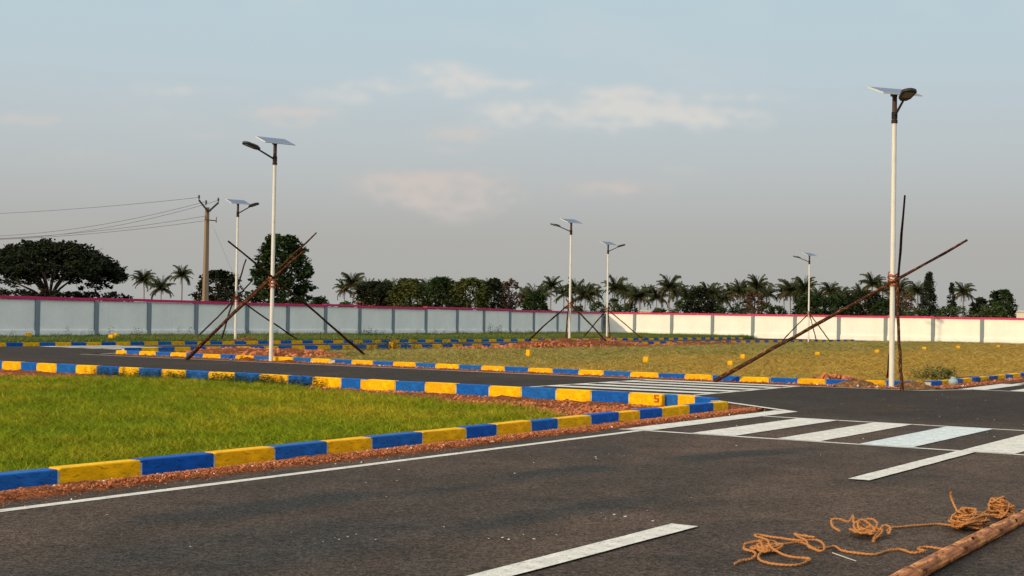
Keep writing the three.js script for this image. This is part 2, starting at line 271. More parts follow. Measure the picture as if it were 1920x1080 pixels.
// path: face line seen from the road or plot, body lies to the given side (+1 = left of travel); bounds are distances of the joints along it
function kerb(label, path, bounds, firstYellow, side, top, far, seed) {
  const g = thing('painted_kerb', label, 'kerb'), R = rng(seed), seg = []; let tot = 0;
  for (let i = 0; i < path.length - 1; i++) { const l = Math.hypot(path[i + 1][0] - path[i][0], path[i + 1][1] - path[i][1]); seg.push([tot, l]); tot += l; }
  const on = (s) => { let i = 0; while (i < seg.length - 1 && s > seg[i][0] + seg[i][1]) i++; const t = (s - seg[i][0]) / seg[i][1]; return [lerp(path[i][0], path[i + 1][0], t), lerp(path[i][1], path[i + 1][1], t)]; };
  const b = typeof bounds === 'number' ? Array.from({ length: Math.floor(tot / bounds) + 1 }, (_, i) => i * bounds) : bounds;
  const beds = [];
  for (let i = 0; i < b.length - 1; i++) {
    const p = on(b[i]), q = on(b[i + 1]), L = Math.hypot(q[0] - p[0], q[1] - p[1]), dx = (q[0] - p[0]) / L, dz = (q[1] - p[1]) / L, nx = dz * side, nz = -dx * side;
    const y = (i % 2 === 0) === firstYellow, v = Math.floor(R() * 6), o = part('kerb_stone', (far ? stoneFar : stoneNear)[v], (y ? M.yellows : M.blues)[Math.floor(R() * 4)], g);
    const jit = far ? .006 : .010;
    o.position.set((p[0] + q[0]) / 2 + nx * (.08 + (R() - .5) * jit), top - .18 + (R() - .5) * jit, (p[1] + q[1]) / 2 + nz * (.08 + (R() - .5) * jit));
    o.rotation.y = Math.atan2(-dz, dx) + (R() - .5) * .012 + (R() < .5 ? Math.PI : 0); o.rotation.z = (R() - .5) * .008; o.scale.x = (L - .020) / .8;
    const m = box(L, .345, .146); m.rotateY(Math.atan2(-dz, dx)); m.translate((p[0] + q[0]) / 2 + nx * .08, top - .18 - .018, (p[1] + q[1]) / 2 + nz * .08); beds.push(m);
  }
  part('mortar_bed', mergeGeometries(beds), M.mortar, g);
  return g;
}
const range = (a, b, s) => { const r = []; for (let x = a; x < b; x += s) r.push(x); return r; };
// near kerb of the green plot
{
  const j = [3.94, 4.77, 5.6, 6.42, 7.25, 8.08, 9.0, 9.93, 10.78, 11.6, 12.36, 13.3, 14.2, 14.88, 15.7, 16.38, 17.28, 18.1, 18.75, 19.5, 20.45, 21.36, 21.95].map((x) => x - 3.94);
  kerb('blue and yellow kerb along the near road, in front of the bright green grass', [[3.94, -9.72], [21.95, -9.76]], j, false, 1, .15, false, 11);
}
kerb('blue and yellow kerb at the back of the green plot, ending at the zebra crossing', [[22.05, -9.98], [22.72, -10.95], [23.35, -38.5]],
  [0, .55, 1.18].concat([11.27, 11.96, 12.75, 13.51, 14.28, 15.02, 15.81, 16.57, 17.32, 18.05, 18.75, 19.54, 20.23, 21.06, 21.81, 22.61, 23.33, 24.12, 24.88, 25.56, 26.33, 27.09, 27.81, 28.56, 29.16, 29.9, 30.7, 31.5, 32.3, 33.1, 33.9, 34.7].map((z) => 1.18 + (z - 10.95) + .02)), false, 1, .18, false, 12);
kerb('long blue and yellow kerb along the front of the dry grass plot', [[33.4, -37.3], [32.88, -26.6], [32.3, -19.3], [32.15, -13.2], [32.55, -11.4], [33.35, -10.0]],
  [0, .55, 1.2, 2.0, 2.75, 3.5, 4.3, 5.1, 5.8, 6.6, 7.4, 8.3, 9.05, 9.85, 10.7, 11.55, 12.35, 13.2, 13.95, 14.8, 15.6, 16.4, 17.2, 18.0, 18.8, 19.55, 20.35, 21.15, 21.9, 22.65, 23.4, 24.15, 24.8, 25.45, 26.1, 26.8, 27.5], true, -1, .15, false, 13);
kerb('blue and yellow kerb leaving the corner beside the nearest lamp post at right', [[33.45, -9.72], [36, -9.62], [60, -9.2]], .8, false, 1, .15, false, 14);
kerb('dark shaded blue and yellow kerb between dry plot and the far lane', [[35.6, -39.5], [60, -38.95], [112, -38.7]], .8, false, 1, .15, true, 15);
kerb('farthest blue and yellow kerb, at the foot of the grass verge by the white wall', [[30, -47.15], [109, -47.0]], .8, false, 1, .14, true, 16);

// ---------------------------------------------------------------- boundary wall
function wallRun(label, posts, end, H) {     // posts: [x, z] of each pillar along one straight run
  const g = thing('boundary_wall', label, 'wall'), a = posts[0], b = posts[posts.length - 1], L = Math.hypot(b[0] - a[0], b[1] - a[1]), turn = Math.atan2(-(b[1] - a[1]), b[0] - a[0]);
  g.position.set(a[0], 0, a[1]); g.rotation.y = turn; const R = rng(Math.round(L * 10));
  const s = posts.map((p) => Math.hypot(p[0] - a[0], p[1] - a[1]));
  const uvm = (geo) => { const p = geo.attributes.position, n = geo.attributes.normal, uv = geo.attributes.uv; for (let i = 0; i < p.count; i++) Math.abs(n.getZ(i)) > .5 ? uv.setXY(i, p.getX(i) / 5, p.getY(i) / 5) : uv.setXY(i, (p.getX(i) + p.getZ(i)) / 5, (p.getY(i) + p.getZ(i)) / 5); return geo; };
  for (let i = 0; i < s.length; i++) {
    const h = H - .06; part('pillar', uvm(box(.30, h + .1, .30, s[i], h / 2 - .05, 0)), M.pillar, g);
    if (i < s.length - 1) {
      const w = s[i + 1] - s[i] - .30, c = (s[i] + s[i + 1]) / 2;
      part('panel', uvm(box(w, H - .48, .15, c, .42 + (H - .48) / 2, 0)), M.wall, g);
      part('plinth', uvm(box(w, .62, .26, c, .11, 0)), M.plinth, g);
      { const cp = part('coping', uvm(box(s[i + 1] - s[i] - .004, .145, .34, c, H + .025 + (R() - .5) * .012, 0)), M.coping, g); cp.rotation.z = (R() - .5) * .0016; }
    }
  }
  return g;
}
{
  const xs = [30.9, 35.0, 39.2, 43.3, 47.42, 51.54, 55.59, 59.55, 64.25, 68.37, 72.49, 76.54, 80.81, 85.33, 89.99, 94.26, 98.73, 103.09, 107.73, 112.23, 117.4];
  wallRun('long shaded pale wall with dark pillars and a purple coping, running behind the left lamp posts', xs.map((x) => [x, -59.2 - .0886 * (x - 48)]), 0, 2.04);
  const zs = [-65.1, -62.08, -58.22, -54.13, -50.21, -46.26, -42.28, -38.18, -34.18, -30.19, -26.2, -22.2, -18.2];
  wallRun('sunlit cream wall with grey pillars and a pink coping, behind the dry grass at right', zs.map((z) => [118.02, z]), 0, 2.02);
}

// ---------------------------------------------------------------- solar lamp posts
const headShape = () => { const s = new THREE.Shape(); s.moveTo(0, -.05); s.lineTo(.10, -.10); s.lineTo(.42, -.125); s.quadraticCurveTo(.52, -.12, .55, 0); s.quadraticCurveTo(.52, .12, .42, .125); s.lineTo(.10, .10); s.lineTo(0, .05); s.closePath(); const g = new THREE.ExtrudeGeometry(s, { depth: .045, bevelEnabled: true, bevelSize: .012, bevelThickness: .018, bevelSegments: 2 }); g.rotateX(-Math.PI / 2); return g; };
const G = { head: headShape(), fin: box(.012, .03, .20), led: box(.26, .012, .16), arm: new THREE.CylinderGeometry(.024, .03, 1, 10), cell: box(.155, .004, .150) };
function lampPost(label, x, z, hc, armAng, armLen, yaw) {
  const g = thing('solar_street_lamp', label, 'street lamp', x, 0, z, 0, 'solar lamp posts');
  part('base_plate', box(.3, .02, .3, 0, -.02, 0), M.steelDark, g);
  part('pole', limb([[0, -.1, 0, .062], [0, 2, 0, .060], [0, 4, 0, .056], [0, hc, 0, .052]], 14), M.pole, g);
  part('collar', limb([[0, hc - .04, 0, .072], [0, hc + .04, 0, .072]], 14), M.collar, g);
  part('head_tube', limb([[0, hc + .03, 0, .058], [0, hc + .62, 0, .056]], 12), M.collar, g);
  // panel, tilted to the south (+z)
  const pn = new THREE.Group(); pn.name = 'solar_panel'; pn.position.set(0, hc + .70, 0); pn.rotation.order = 'YXZ'; pn.rotation.y = -.32 - yaw; pn.rotation.x = .34; g.add(pn);
  part('glass', box(1.00, .012, .64, 0, .016, 0), M.panelGlass, pn);
  part('back_sheet', box(1.00, .010, .64, 0, -.004, 0), M.panelBack, pn);
  for (const s of [-1, 1]) { part('frame_rail', box(1.06, .032, .02, 0, .004, s * .330), M.panelFrame, pn); part('frame_rail', box(.02, .032, .64, s * .511, .004, 0), M.panelFrame, pn); }
  part('bracket', mergeGeometries([box(.30, .03, .05, 0, -.04, .08), box(.30, .03, .05, 0, -.04, -.08), box(.10, .10, .14, 0, -.075, 0)]), M.black, pn);
  // arm and lamp head: ang is the bearing the arm points to (0 = +x, towards +z positive)
  const am = new THREE.Group(); am.name = 'lamp_arm'; am.position.set(0, hc + .14, 0); am.rotation.y = -armAng; g.add(am);
  const tilt = .36, ca = Math.cos(tilt), sa = Math.sin(tilt), al = armLen - .5;
  part('arm_tube', limb([[.04, 0, 0, .030], [al * ca, al * sa, 0, .026]], 10), M.black, am);
  part('arm_clamp', limb([[0, -.08, 0, .070], [0, .08, 0, .070]], 12), M.black, am);
  const hd = part('lamp_head', G.head, M.black, am); hd.position.set(al * ca - .03, al * sa - .01, 0); hd.rotation.z = tilt * .72; hd.scale.set(1.05, .85, 1.25);
  const ld = part('lamp_lens', G.led, M.led, hd); ld.position.set(.32, -.024, 0);
  const fins = []; for (let i = 0; i < 7; i++) fins.push(box(.010, .035, .17, .10 + i * .03, .08, 0)); part('cooling_fins', mergeGeometries(fins), M.black, hd);
  return g;
}
const PI = Math.PI;
const LP = {
  R: lampPost('tallest solar lamp post, at the road corner at right, crossed by the longest pole', 32.48, -10.36, 6.20, PI * .81, 1.25, .34),
  L: lampPost('solar lamp post in front of the kerb at left, crossed by two long leaning poles', 32.66, -29.75, 6.10, PI * 1.06, 1.2, 0),
  BL: lampPost('solar lamp post between the concrete electric pole and the left crossed poles', 51.1, -48.9, 6.22, PI * .5, 1.35, 0),
  M: lampPost('taller of the two lamp posts near the wall corner, lamp pointing left', 65.6, -38.45, 6.0, PI * 1.5, 1.3, 0),
  M2: lampPost('shorter of the two lamp posts near the wall corner, lamp pointing right', 86.7, -47.8, 6.05, PI * .5, 1.35, 0),
  FR: lampPost('smallest, farthest solar lamp post in front of the sunlit cream wall', 100.9, -38.5, 5.85, PI * 1.5, 1.3, 0),
};

// ---------------------------------------------------------------- wooden props tied to the lamp posts
function prop(label, a, b, r0, r1, m, seed, over = 0, bend = .04) {
  const A = new THREE.Vector3(...a), B = new THREE.Vector3(...b), d = B.clone().sub(A), E = B.clone().addScaledVector(d.clone().normalize(), over), R = rng(seed), n = 12, pts = [];
  const D = E.clone().sub(A), s1 = (R() - .5) * bend * 2, s2 = (R() - .5) * bend * 2;
  for (let i = 0; i <= n; i++) { const t = i / n, w = Math.sin(t * PI), p = A.clone().addScaledVector(D, t); pts.push([p.x + w * s1 + (R() - .5) * .024, p.y + w * s2 + (R() - .5) * .020, p.z - w * s1 + (R() - .5) * .024, lerp(r0, r1, t) * (1 + (R() - .5) * .30)]); }
  return solo('wooden_prop', limb(pts, 8), m, label, 'wooden pole', 'wooden props tied to the lamp posts');
}
function lashing(label, x, y, z, r, seed) {
  const R = rng(seed), pts = []; const turns = 6, n = 72;
  for (let i = 0; i <= n; i++) { const a = i / n * turns * 2 * PI, rr = r * (1 + .25 * R()); pts.push([x + Math.cos(a) * rr, y - .16 + .32 * (i / n) + Math.sin(a * 1.5 + seed) * .05, z + Math.sin(a) * rr, .012]); }
  pts.push([x + r * 1.6, y - .05, z + r, .010], [x + r * 1.8, y - .22, z + r * .8, .008]);
  return solo('rope_lashing', limb(pts, 5), M.lashing, label, 'rope', 'rope lashings on the lamp posts');
}
// line-of-sight free positions: knot on each post, feet on the ground
{
  let k = [32.42, 2.50, -10.46];
  prop('longest slanting pole, rising from the kerb across the nearest lamp post at right', [31.55, .03, -14.42], [32.42, 2.42, -10.42], .050, .028, M.prop, 21, 2.0, .07);
  prop('bent pale stick standing on the road beside the nearest lamp post', [31.25, .0, -9.72], [32.52, 2.5, -10.26], .042, .040, M.prop, 22, .1, .10);
  prop('thin dark stick rising upright behind the nearest lamp post', [36.9, -.05, -11.9], [32.6, 2.62, -10.30], .035, .024, M.propDark, 23, 3.2, .05);
  lashing('rope binding the sticks to the nearest lamp post at right', 32.5, 2.5, -10.36, .10, 3);
  k = [32.66, 2.42, -29.75];
  prop('thick lower one of two parallel poles leaning on the left lamp post', [31.35, .02, -32.05], [32.58, 2.38, -29.86], .052, .034, M.prop, 24, 1.5, .08);
  prop('upper longer one of two parallel poles leaning on the left lamp post', [31.75, .02, -32.35], [32.72, 2.52, -29.95], .050, .024, M.prop, 25, 2.1, .10);
  prop('dark thin pole slanting down right from the left lamp post into the dry grass', [39.9, -.03, -31.75], [32.74, 2.50, -29.72], .042, .026, M.propDark, 26, 3.2, .12);
  lashing('rope binding the crossed poles to the left lamp post', 32.67, 2.42, -29.78, .10, 5);
  prop('prop slanting left from the lamp post beside the electric pole', [53.0, .05, -53.6], [51.1, 2.2, -48.95], .045, .035, M.propDark, 27, 2.1, .05);
  prop('nearly upright short prop under the lamp post beside the electric pole', [50.5, .05, -49.3], [51.05, 2.3, -48.95], .045, .035, M.propDark, 28, 1.9, .05);
  prop('prop slanting right from the lamp post beside the electric pole', [54.9, .02, -47.9], [51.15, 2.2, -48.85], .045, .035, M.propDark, 29, 1.3, .05);
  lashing('rope binding the props to the lamp post beside the electric pole', 51.1, 2.2, -48.9, .10, 7);
  prop('prop slanting left from the taller lamp post near the wall corner', [66.6, .02, -41.9], [65.6, 2.2, -38.55], .05, .04, M.propDark, 30, .4, .04);
  prop('upright prop close against the taller lamp post near the wall corner', [64.9, .05, -38.3], [65.55, 2.2, -38.5], .045, .035, M.prop, 31, .3, .04);
  prop('prop slanting right from the taller lamp post near the wall corner', [66.9, .0, -36.6], [65.65, 2.2, -38.4], .05, .035, M.propDark, 32, .4, .04);
  lashing('rope binding the props to the taller lamp post near the wall corner', 65.6, 2.2, -38.45, .11, 9);
  prop('prop slanting left from the shorter lamp post near the wall corner', [86.9, .02, -49.9], [86.7, 2.1, -47.85], .05, .04, M.propDark, 33, .3, .04);
  prop('middle prop under the shorter lamp post near the wall corner', [86.1, .02, -47.2], [86.7, 2.1, -47.75], .045, .035, M.prop, 34, .3, .04);
  prop('prop slanting right from the shorter lamp post against the cream wall', [88.6, .02, -45.9], [86.75, 2.1, -47.75], .045, .035, M.prop, 35, .5, .04);
  lashing('rope binding the props to the shorter lamp post near the wall corner', 86.7, 2.1, -47.8, .11, 11);
  prop('prop slanting left from the farthest lamp post', [100.9, .0, -40.6], [100.9, 2.1, -38.5], .045, .035, M.propDark, 36, .2, .03);
  prop('middle prop under the farthest lamp post', [101.3, .0, -38.0], [100.9, 2.1, -38.45], .045, .035, M.prop, 37, .2, .03);
  prop('prop slanting right from the farthest lamp post', [101.8, .0, -37.1], [100.95, 2.1, -38.45], .045, .035, M.propDark, 38, .2, .03);
  lashing('rope binding the props to the farthest lamp post', 100.9, 2.1, -38.5, .11, 13);
}

// ---------------------------------------------------------------- plot marker stones
function marker(label, x, z, w, h, turn, digit) {
  const g = thing('marker_stone', label, 'marker stone', x, 0, z, turn, 'yellow plot marker stones');
  const s = new RoundedBoxGeometry(w, h + .15, w * .95, 2, .012); s.translate(0, (h + .15) / 2 - .15, 0); part('stone', s, M.marker, g);
  if (digit) { const t = .026, e = w / 2 + .003, hh = .055, cy = h * .62, q = [box(.09, t, .006, 0, cy + hh, e), box(t, hh, .006, -.032, cy + hh / 2, e), box(.09, t, .006, 0, cy, e), box(t, hh, .006, .032, cy - hh / 2, e), box(.09, t, .006, 0, cy - hh, e)]; part('painted_number', mergeGeometries(q), M.digit, g); }
  return g;
}
const ml = [[45.1, -28.2, .16, .34, 'marker stone standing alone left of the others in the middle of the dry grass'], [42.72, -22.04, .18, .29, 'largest yellow marker stone in the dry grass, below the cream wall'], [43.06, -19.1, .17, .24, 'nearer of two yellow marker stones close to the long slanting pole'], [50.58, -21.93, .17, .28, 'farther of two yellow marker stones close to the long slanting pole'],
  [59.73, -22.37, .20, .24, 'first small yellow marker stone right of the long slanting pole'], [68.5, -22.59, .20, .25, 'small yellow marker stone just left of the nearest lamp post'], [80.29, -23.74, .22, .25, 'small yellow marker stone just right of the nearest lamp post'], [86.65, -23.59, .22, .26, 'far small marker stone second from the right edge, by the cream wall'], [94.61, -23.16, .22, .24, 'farthest tiny marker stone near the right edge by the cream wall'],
  [46.41, -52.38, .24, .34, 'yellow marker stone in the verge grass just above the farthest kerb at left'], [50.5, -56.67, .22, .32, 'orange tinted marker stone in the verge grass under the second wall panel'], [45.31, -57.03, .22, .34, 'orange tinted marker stone at the wall foot at the far left']];
for (const [x, z, w, h, l] of ml) marker(l, x, z, w, z > -36 ? h - .06 : h, .15 + (x % 1) * .3);
marker('numbered marker stone against the back kerb near the zebra crossing', 22.52, -11.35, .20, .17, -PI / 2 + .05, true);
marker('marker stone against the back kerb in the middle of the green plot', 22.78, -18.15, .19, .17, -PI / 2 + .5);
marker('marker stone against the back kerb at the left end of the green plot', 22.98, -26.5, .19, .18, -PI / 2 + .5);
marker('marker stone half hidden behind the near kerb at the left edge', 7.42, -10.08, .24, .17, .05);
marker('marker stone between bushes at the shaded kerb of the far lane', 50.0, -38.4, .24, .30, .2);

// ---------------------------------------------------------------- electric pole and wires
function electricPole(label, x, z, tall) {
  const g = thing('electric_pole', label, 'electric pole', x, 0, z, -.25);
  const p = new THREE.CylinderGeometry(.15, .235, tall + .3, 4, 6); p.rotateY(PI / 4); p.translate(0, tall / 2 - .15, 0); part('post', p.toNonIndexed(), M.concretePole, g); g.children[0].geometry.computeVertexNormals();
  const bar = (a, b, r) => limb([[...a, r], [...b, r]], 6);
  part('v_arm', mergeGeometries([bar([-.08, tall - .22, .17], [-.72, tall + .42, .17], .065), bar([.08, tall - .22, .17], [.72, tall + .34, .17], .065), bar([-.16, tall - .22, .17], [.16, tall - .22, .17], .06)]), M.steelDark, g);
  part('cross_arm', mergeGeometries([bar([-.30, tall - .82, .24], [.58, tall - .86, .24], .035), bar([.56, tall - .98, .24], [.56, tall - .6, .24], .03), bar([-.28, tall - .84, .24], [-.28, tall - .55, .24], .028)]), M.steelRed, g);
  for (const [ix, iy, iz] of [[-.72, .42, .17], [.72, .34, .17], [-.12, .12, .05]]) { const l = new THREE.LatheGeometry([[0, 0], [.028, 0], [.028, .10], [.075, .13], [.045, .18], [.085, .22], [.05, .28], [.06, .33], [0, .35]].map((q) => new THREE.Vector2(...q)), 10); l.translate(ix, tall + iy, iz); part('insulator', l, M.insulator, g); }
  return g;
}
electricPole('tall concrete electric pole with V shaped arms behind the wall at left', 67.25, -67.1, 8.35);
electricPole('concrete electric pole farther along the wires, beyond the left edge', 67.6, -113, 8.5);
{
  const wires = [[-.72, 8.95, -.72, 9.0, .55, 'topmost'], [.70, 8.85, .72, 8.9, 2.2, 'second'], [-.1, 8.75, -.1, 8.7, 1.9, 'third'], [-.28, 7.75, -.28, 7.6, 1.05, 'fourth'], [.0, 7.5, .1, 7.35, .85, 'lowest']];
  for (const [o0, h0, o1, h1, sag, nm] of wires) { const pts = []; for (let i = 0; i <= 28; i++) { const t = i / 28; pts.push([67.25 + o0 + (.35 + o1 - o0) * t, lerp(h0, h1, t) - sag * 4 * t * (1 - t), -67.0 + (o0 * .25) - 46 * t, .014]); } solo('power_wire', limb(pts, 5, false), M.wire, nm + ' of the thin wires running left from the electric pole', 'wire', 'wires from the electric pole'); }
  solo('stay_wire', limb([[67.5, 7.3, -66.9, .012], [71.5, 0, -66.2, .012]], 5, false), M.panelFrame, 'pale stay wire slanting down right from the electric pole', 'wire');
}

// ---------------------------------------------------------------- red soil: strips and heaps
function soilStrip(name, path, w0, w1, y0, hgt, seed, m = M.soil, step = .09) {     // path of centre points [x, z]; w = half widths
  const pos = [], uv = [], idx = [], nc = 9; let L = 0; const c = path.length > 2 ? new THREE.CatmullRomCurve3(path.map((p) => new THREE.Vector3(p[0], 0, p[1]))) : new THREE.LineCurve3(new THREE.Vector3(path[0][0], 0, path[0][1]), new THREE.Vector3(path[1][0], 0, path[1][1]));
  const n = Math.ceil(c.getLength() / step), P = c.getSpacedPoints(n);
  for (let i = 0; i <= n; i++) {
    const t = P[Math.min(i + 1, n)].clone().sub(P[Math.max(i - 1, 0)]).normalize(), nx = -t.z, nz = t.x, half = lerp(w0, w1, i / n) * (.75 + .5 * fbm(i * step * .8, 4, seed, 3));
    for (let k = 0; k <= nc; k++) { const s = k / nc * 2 - 1, x = P[i].x + nx * s * half, z = P[i].z + nz * s * half, e = 1 - Math.abs(s) ** 2.5; pos.push(x + (hash2(i, k, seed) - .5) * .03, y0 - .02 + e * (.015 + hgt * fbm(x * 2.2, z * 2.2, seed, 3)) + e * .035 * (hash2(i, k, seed + 1) - .3), z + (hash2(k, i, seed) - .5) * .03); uv.push(x, z); }
  }
  for (let i = 0; i < n; i++) for (let k = 0; k < nc; k++) { const a = i * (nc + 1) + k, b = a + nc + 1; idx.push(a, a + 1, b, b, a + 1, b + 1); }
  const g = new THREE.BufferGeometry(); g.setAttribute('position', new THREE.Float32BufferAttribute(pos, 3)); g.setAttribute('uv', new THREE.Float32BufferAttribute(uv, 2)); g.setIndex(idx); g.computeVertexNormals();
  if (g.attributes.normal.getY(Math.floor(g.attributes.normal.count / 2)) < 0) { for (let i = 0; i < idx.length; i += 3) { const t = idx[i]; idx[i] = idx[i + 1]; idx[i + 1] = t; } g.setIndex(idx); g.computeVertexNormals(); }
  return structure(name, g, m);
}
soilStrip('soil_strip', [[4, -9.45], [22.1, -9.48]], .26, .24, .0, .06, 101);
soilStrip('soil_strip', [[22.1, -9.5], [22.75, -10.1], [23.3, -11.2]], .22, .12, .0, .05, 102);
soilStrip('soil_strip', [[22.3, -11.0], [22.3, -16.5]], .65, .55, -.07, .10, 103);
soilStrip('soil_strip', [[22.35, -16.5], [22.6, -21.0]], .5, .36, -.08, .09, 104);
soilStrip('soil_strip', [[22.1, -24.4], [21.9, -38]], .9, 1.4, -.08, .16, 105);
soilStrip('soil_strip', [[31.85, -11.5], [31.98, -19], [32.5, -26.6], [33.0, -37]], .22, .18, .0, .05, 106, M.soil, .14);
soilStrip('soil_strip', [[32.9, -9.75], [36, -9.35], [60, -8.95]], .28, .24, .0, .06, 107, M.soil, .14);
soilStrip('soil_strip', [[42, -38.3], [76, -38.1], [112, -37.9]], .55, .5, -.08, .16, 108, M.soil, .3);
function heap(label, cx, cz, rx, rz, h, seed, m = M.soil, turn = 0, y0 = -.05) {
  const nx = 40, g = new THREE.CircleGeometry(1, 44); const pos = [], uv = [], idx = [], rings = 20, sec = 44;
  for (let i = 0; i <= rings; i++) for (let k = 0; k <= sec; k++) { const r = i / rings, a = k / sec * 2 * PI, edge = .75 + .5 * fbm(Math.cos(a) * 1.5 + 5, Math.sin(a) * 1.5 + 5, seed, 3), x = Math.cos(a) * r * rx * edge, z = Math.sin(a) * r * rz * edge, q = 1 - r * r; pos.push(x, y0 + q * h * (.45 + 1.1 * fbm(x * 1.3 + 9, z * 1.3 + 9, seed + 3, 4)) + q * .06 * (hash2(i, k % sec, seed) - .5), z); uv.push(x, z); }
  for (let i = 0; i < rings; i++) for (let k = 0; k < sec; k++) { const a = i * (sec + 1) + k, b = a + sec + 1; idx.push(a, a + 1, b, b, a + 1, b + 1); }
  const o = new THREE.BufferGeometry(); o.setAttribute('position', new THREE.Float32BufferAttribute(pos, 3)); o.setAttribute('uv', new THREE.Float32BufferAttribute(uv, 2)); o.setIndex(idx); o.computeVertexNormals();
  if (o.attributes.normal.getY(500) < 0) { for (let i = 0; i < idx.length; i += 3) { const t = idx[i]; idx[i] = idx[i + 1]; idx[i + 1] = t; } o.setIndex(idx); o.computeVertexNormals(); }
  const s = solo('soil_heap', o, m, label, 'soil heap'); s.position.set(cx, 0, cz); s.rotation.y = turn; return s;
}
heap('bare red soil patch in the pointed corner of the green plot', 20.9, -11.6, 1.75, 1.5, .10, 201, M.soil, 0, -.09);
heap('wide red soil heap behind the kerb, right of the left lamp post', 36.4, -32.4, 2.6, 1.5, .28, 202);
heap('red soil heap between kerbs, left of the left lamp post', 37.2, -35.4, 3.0, 1.8, .26, 203);
heap('small red mound against the kerb just left of the left lamp post', 32.45, -30.55, .30, .55, .16, 204);
heap('small red mound against the kerb just right of the left lamp post', 32.35, -28.75, .30, .55, .16, 205);
heap('long low red soil heap around the foot of the taller middle lamp post', 64.5, -37.2, 8.5, 1.3, .46, 206);
heap('dark red soil heap right of the middle lamp posts by the far kerb', 80.0, -37.3, 7.5, .8, .20, 207);
heap('red soil heap at the foot of the lamp post beside the electric pole', 51.4, -48.4, 1.9, .7, .26, 208);
heap('red soil heap at the foot of the shorter middle lamp post', 87.5, -47.9, 2.6, .8, .26, 209);
heap('red soil heap behind the kerb just left of the nearest lamp post', 33.4, -12.0, .5, .9, .26, 210);
heap('grey brown gravel mound at the foot of the nearest lamp post, left side', 32.2, -11.05, .28, .62, .14, 211, M.soilGrey, .2, 0);
heap('grey brown gravel mound right of the nearest lamp post', 32.75, -9.95, .30, .70, .14, 212, M.soilGrey, -.5, 0);
heap('small red heap behind the kerb right of the nearest lamp post', 39.0, -10.3, 1.3, .6, .14, 213);

// clods and grit
const clod = new THREE.IcosahedronGeometry(1, 0); { const p = clod.attributes.position; for (let i = 0; i < p.count; i++) { const k = .75 + .5 * hash2(Math.round(p.getX(i) * 9), Math.round((p.getY(i) + p.getZ(i) * 3) * 9), 4); p.setXYZ(i, p.getX(i) * k, p.getY(i) * k * .75, p.getZ(i) * k); } clod.computeVertexNormals(); }
function scatter(name, geo, m, items) {
  const im = new THREE.InstancedMesh(geo, m, items.length), o = new THREE.Object3D(), c = new THREE.Color(); im.name = numbered(name); im.userData = { kind: 'stuff' }; im.castShadow = im.receiveShadow = true;
  items.forEach(([x, y, z, sx, sy, sz, rx, ry, rz, r, g, b], i) => { o.position.set(x, y, z); o.scale.set(sx, sy, sz); o.rotation.set(rx, ry, rz); o.updateMatrix(); im.setMatrixAt(i, o.matrix); im.setColorAt(i, c.setRGB(r, g, b)); });
  scene.add(im); return im;
}
const white1 = mat(1, 1, 1, .95);
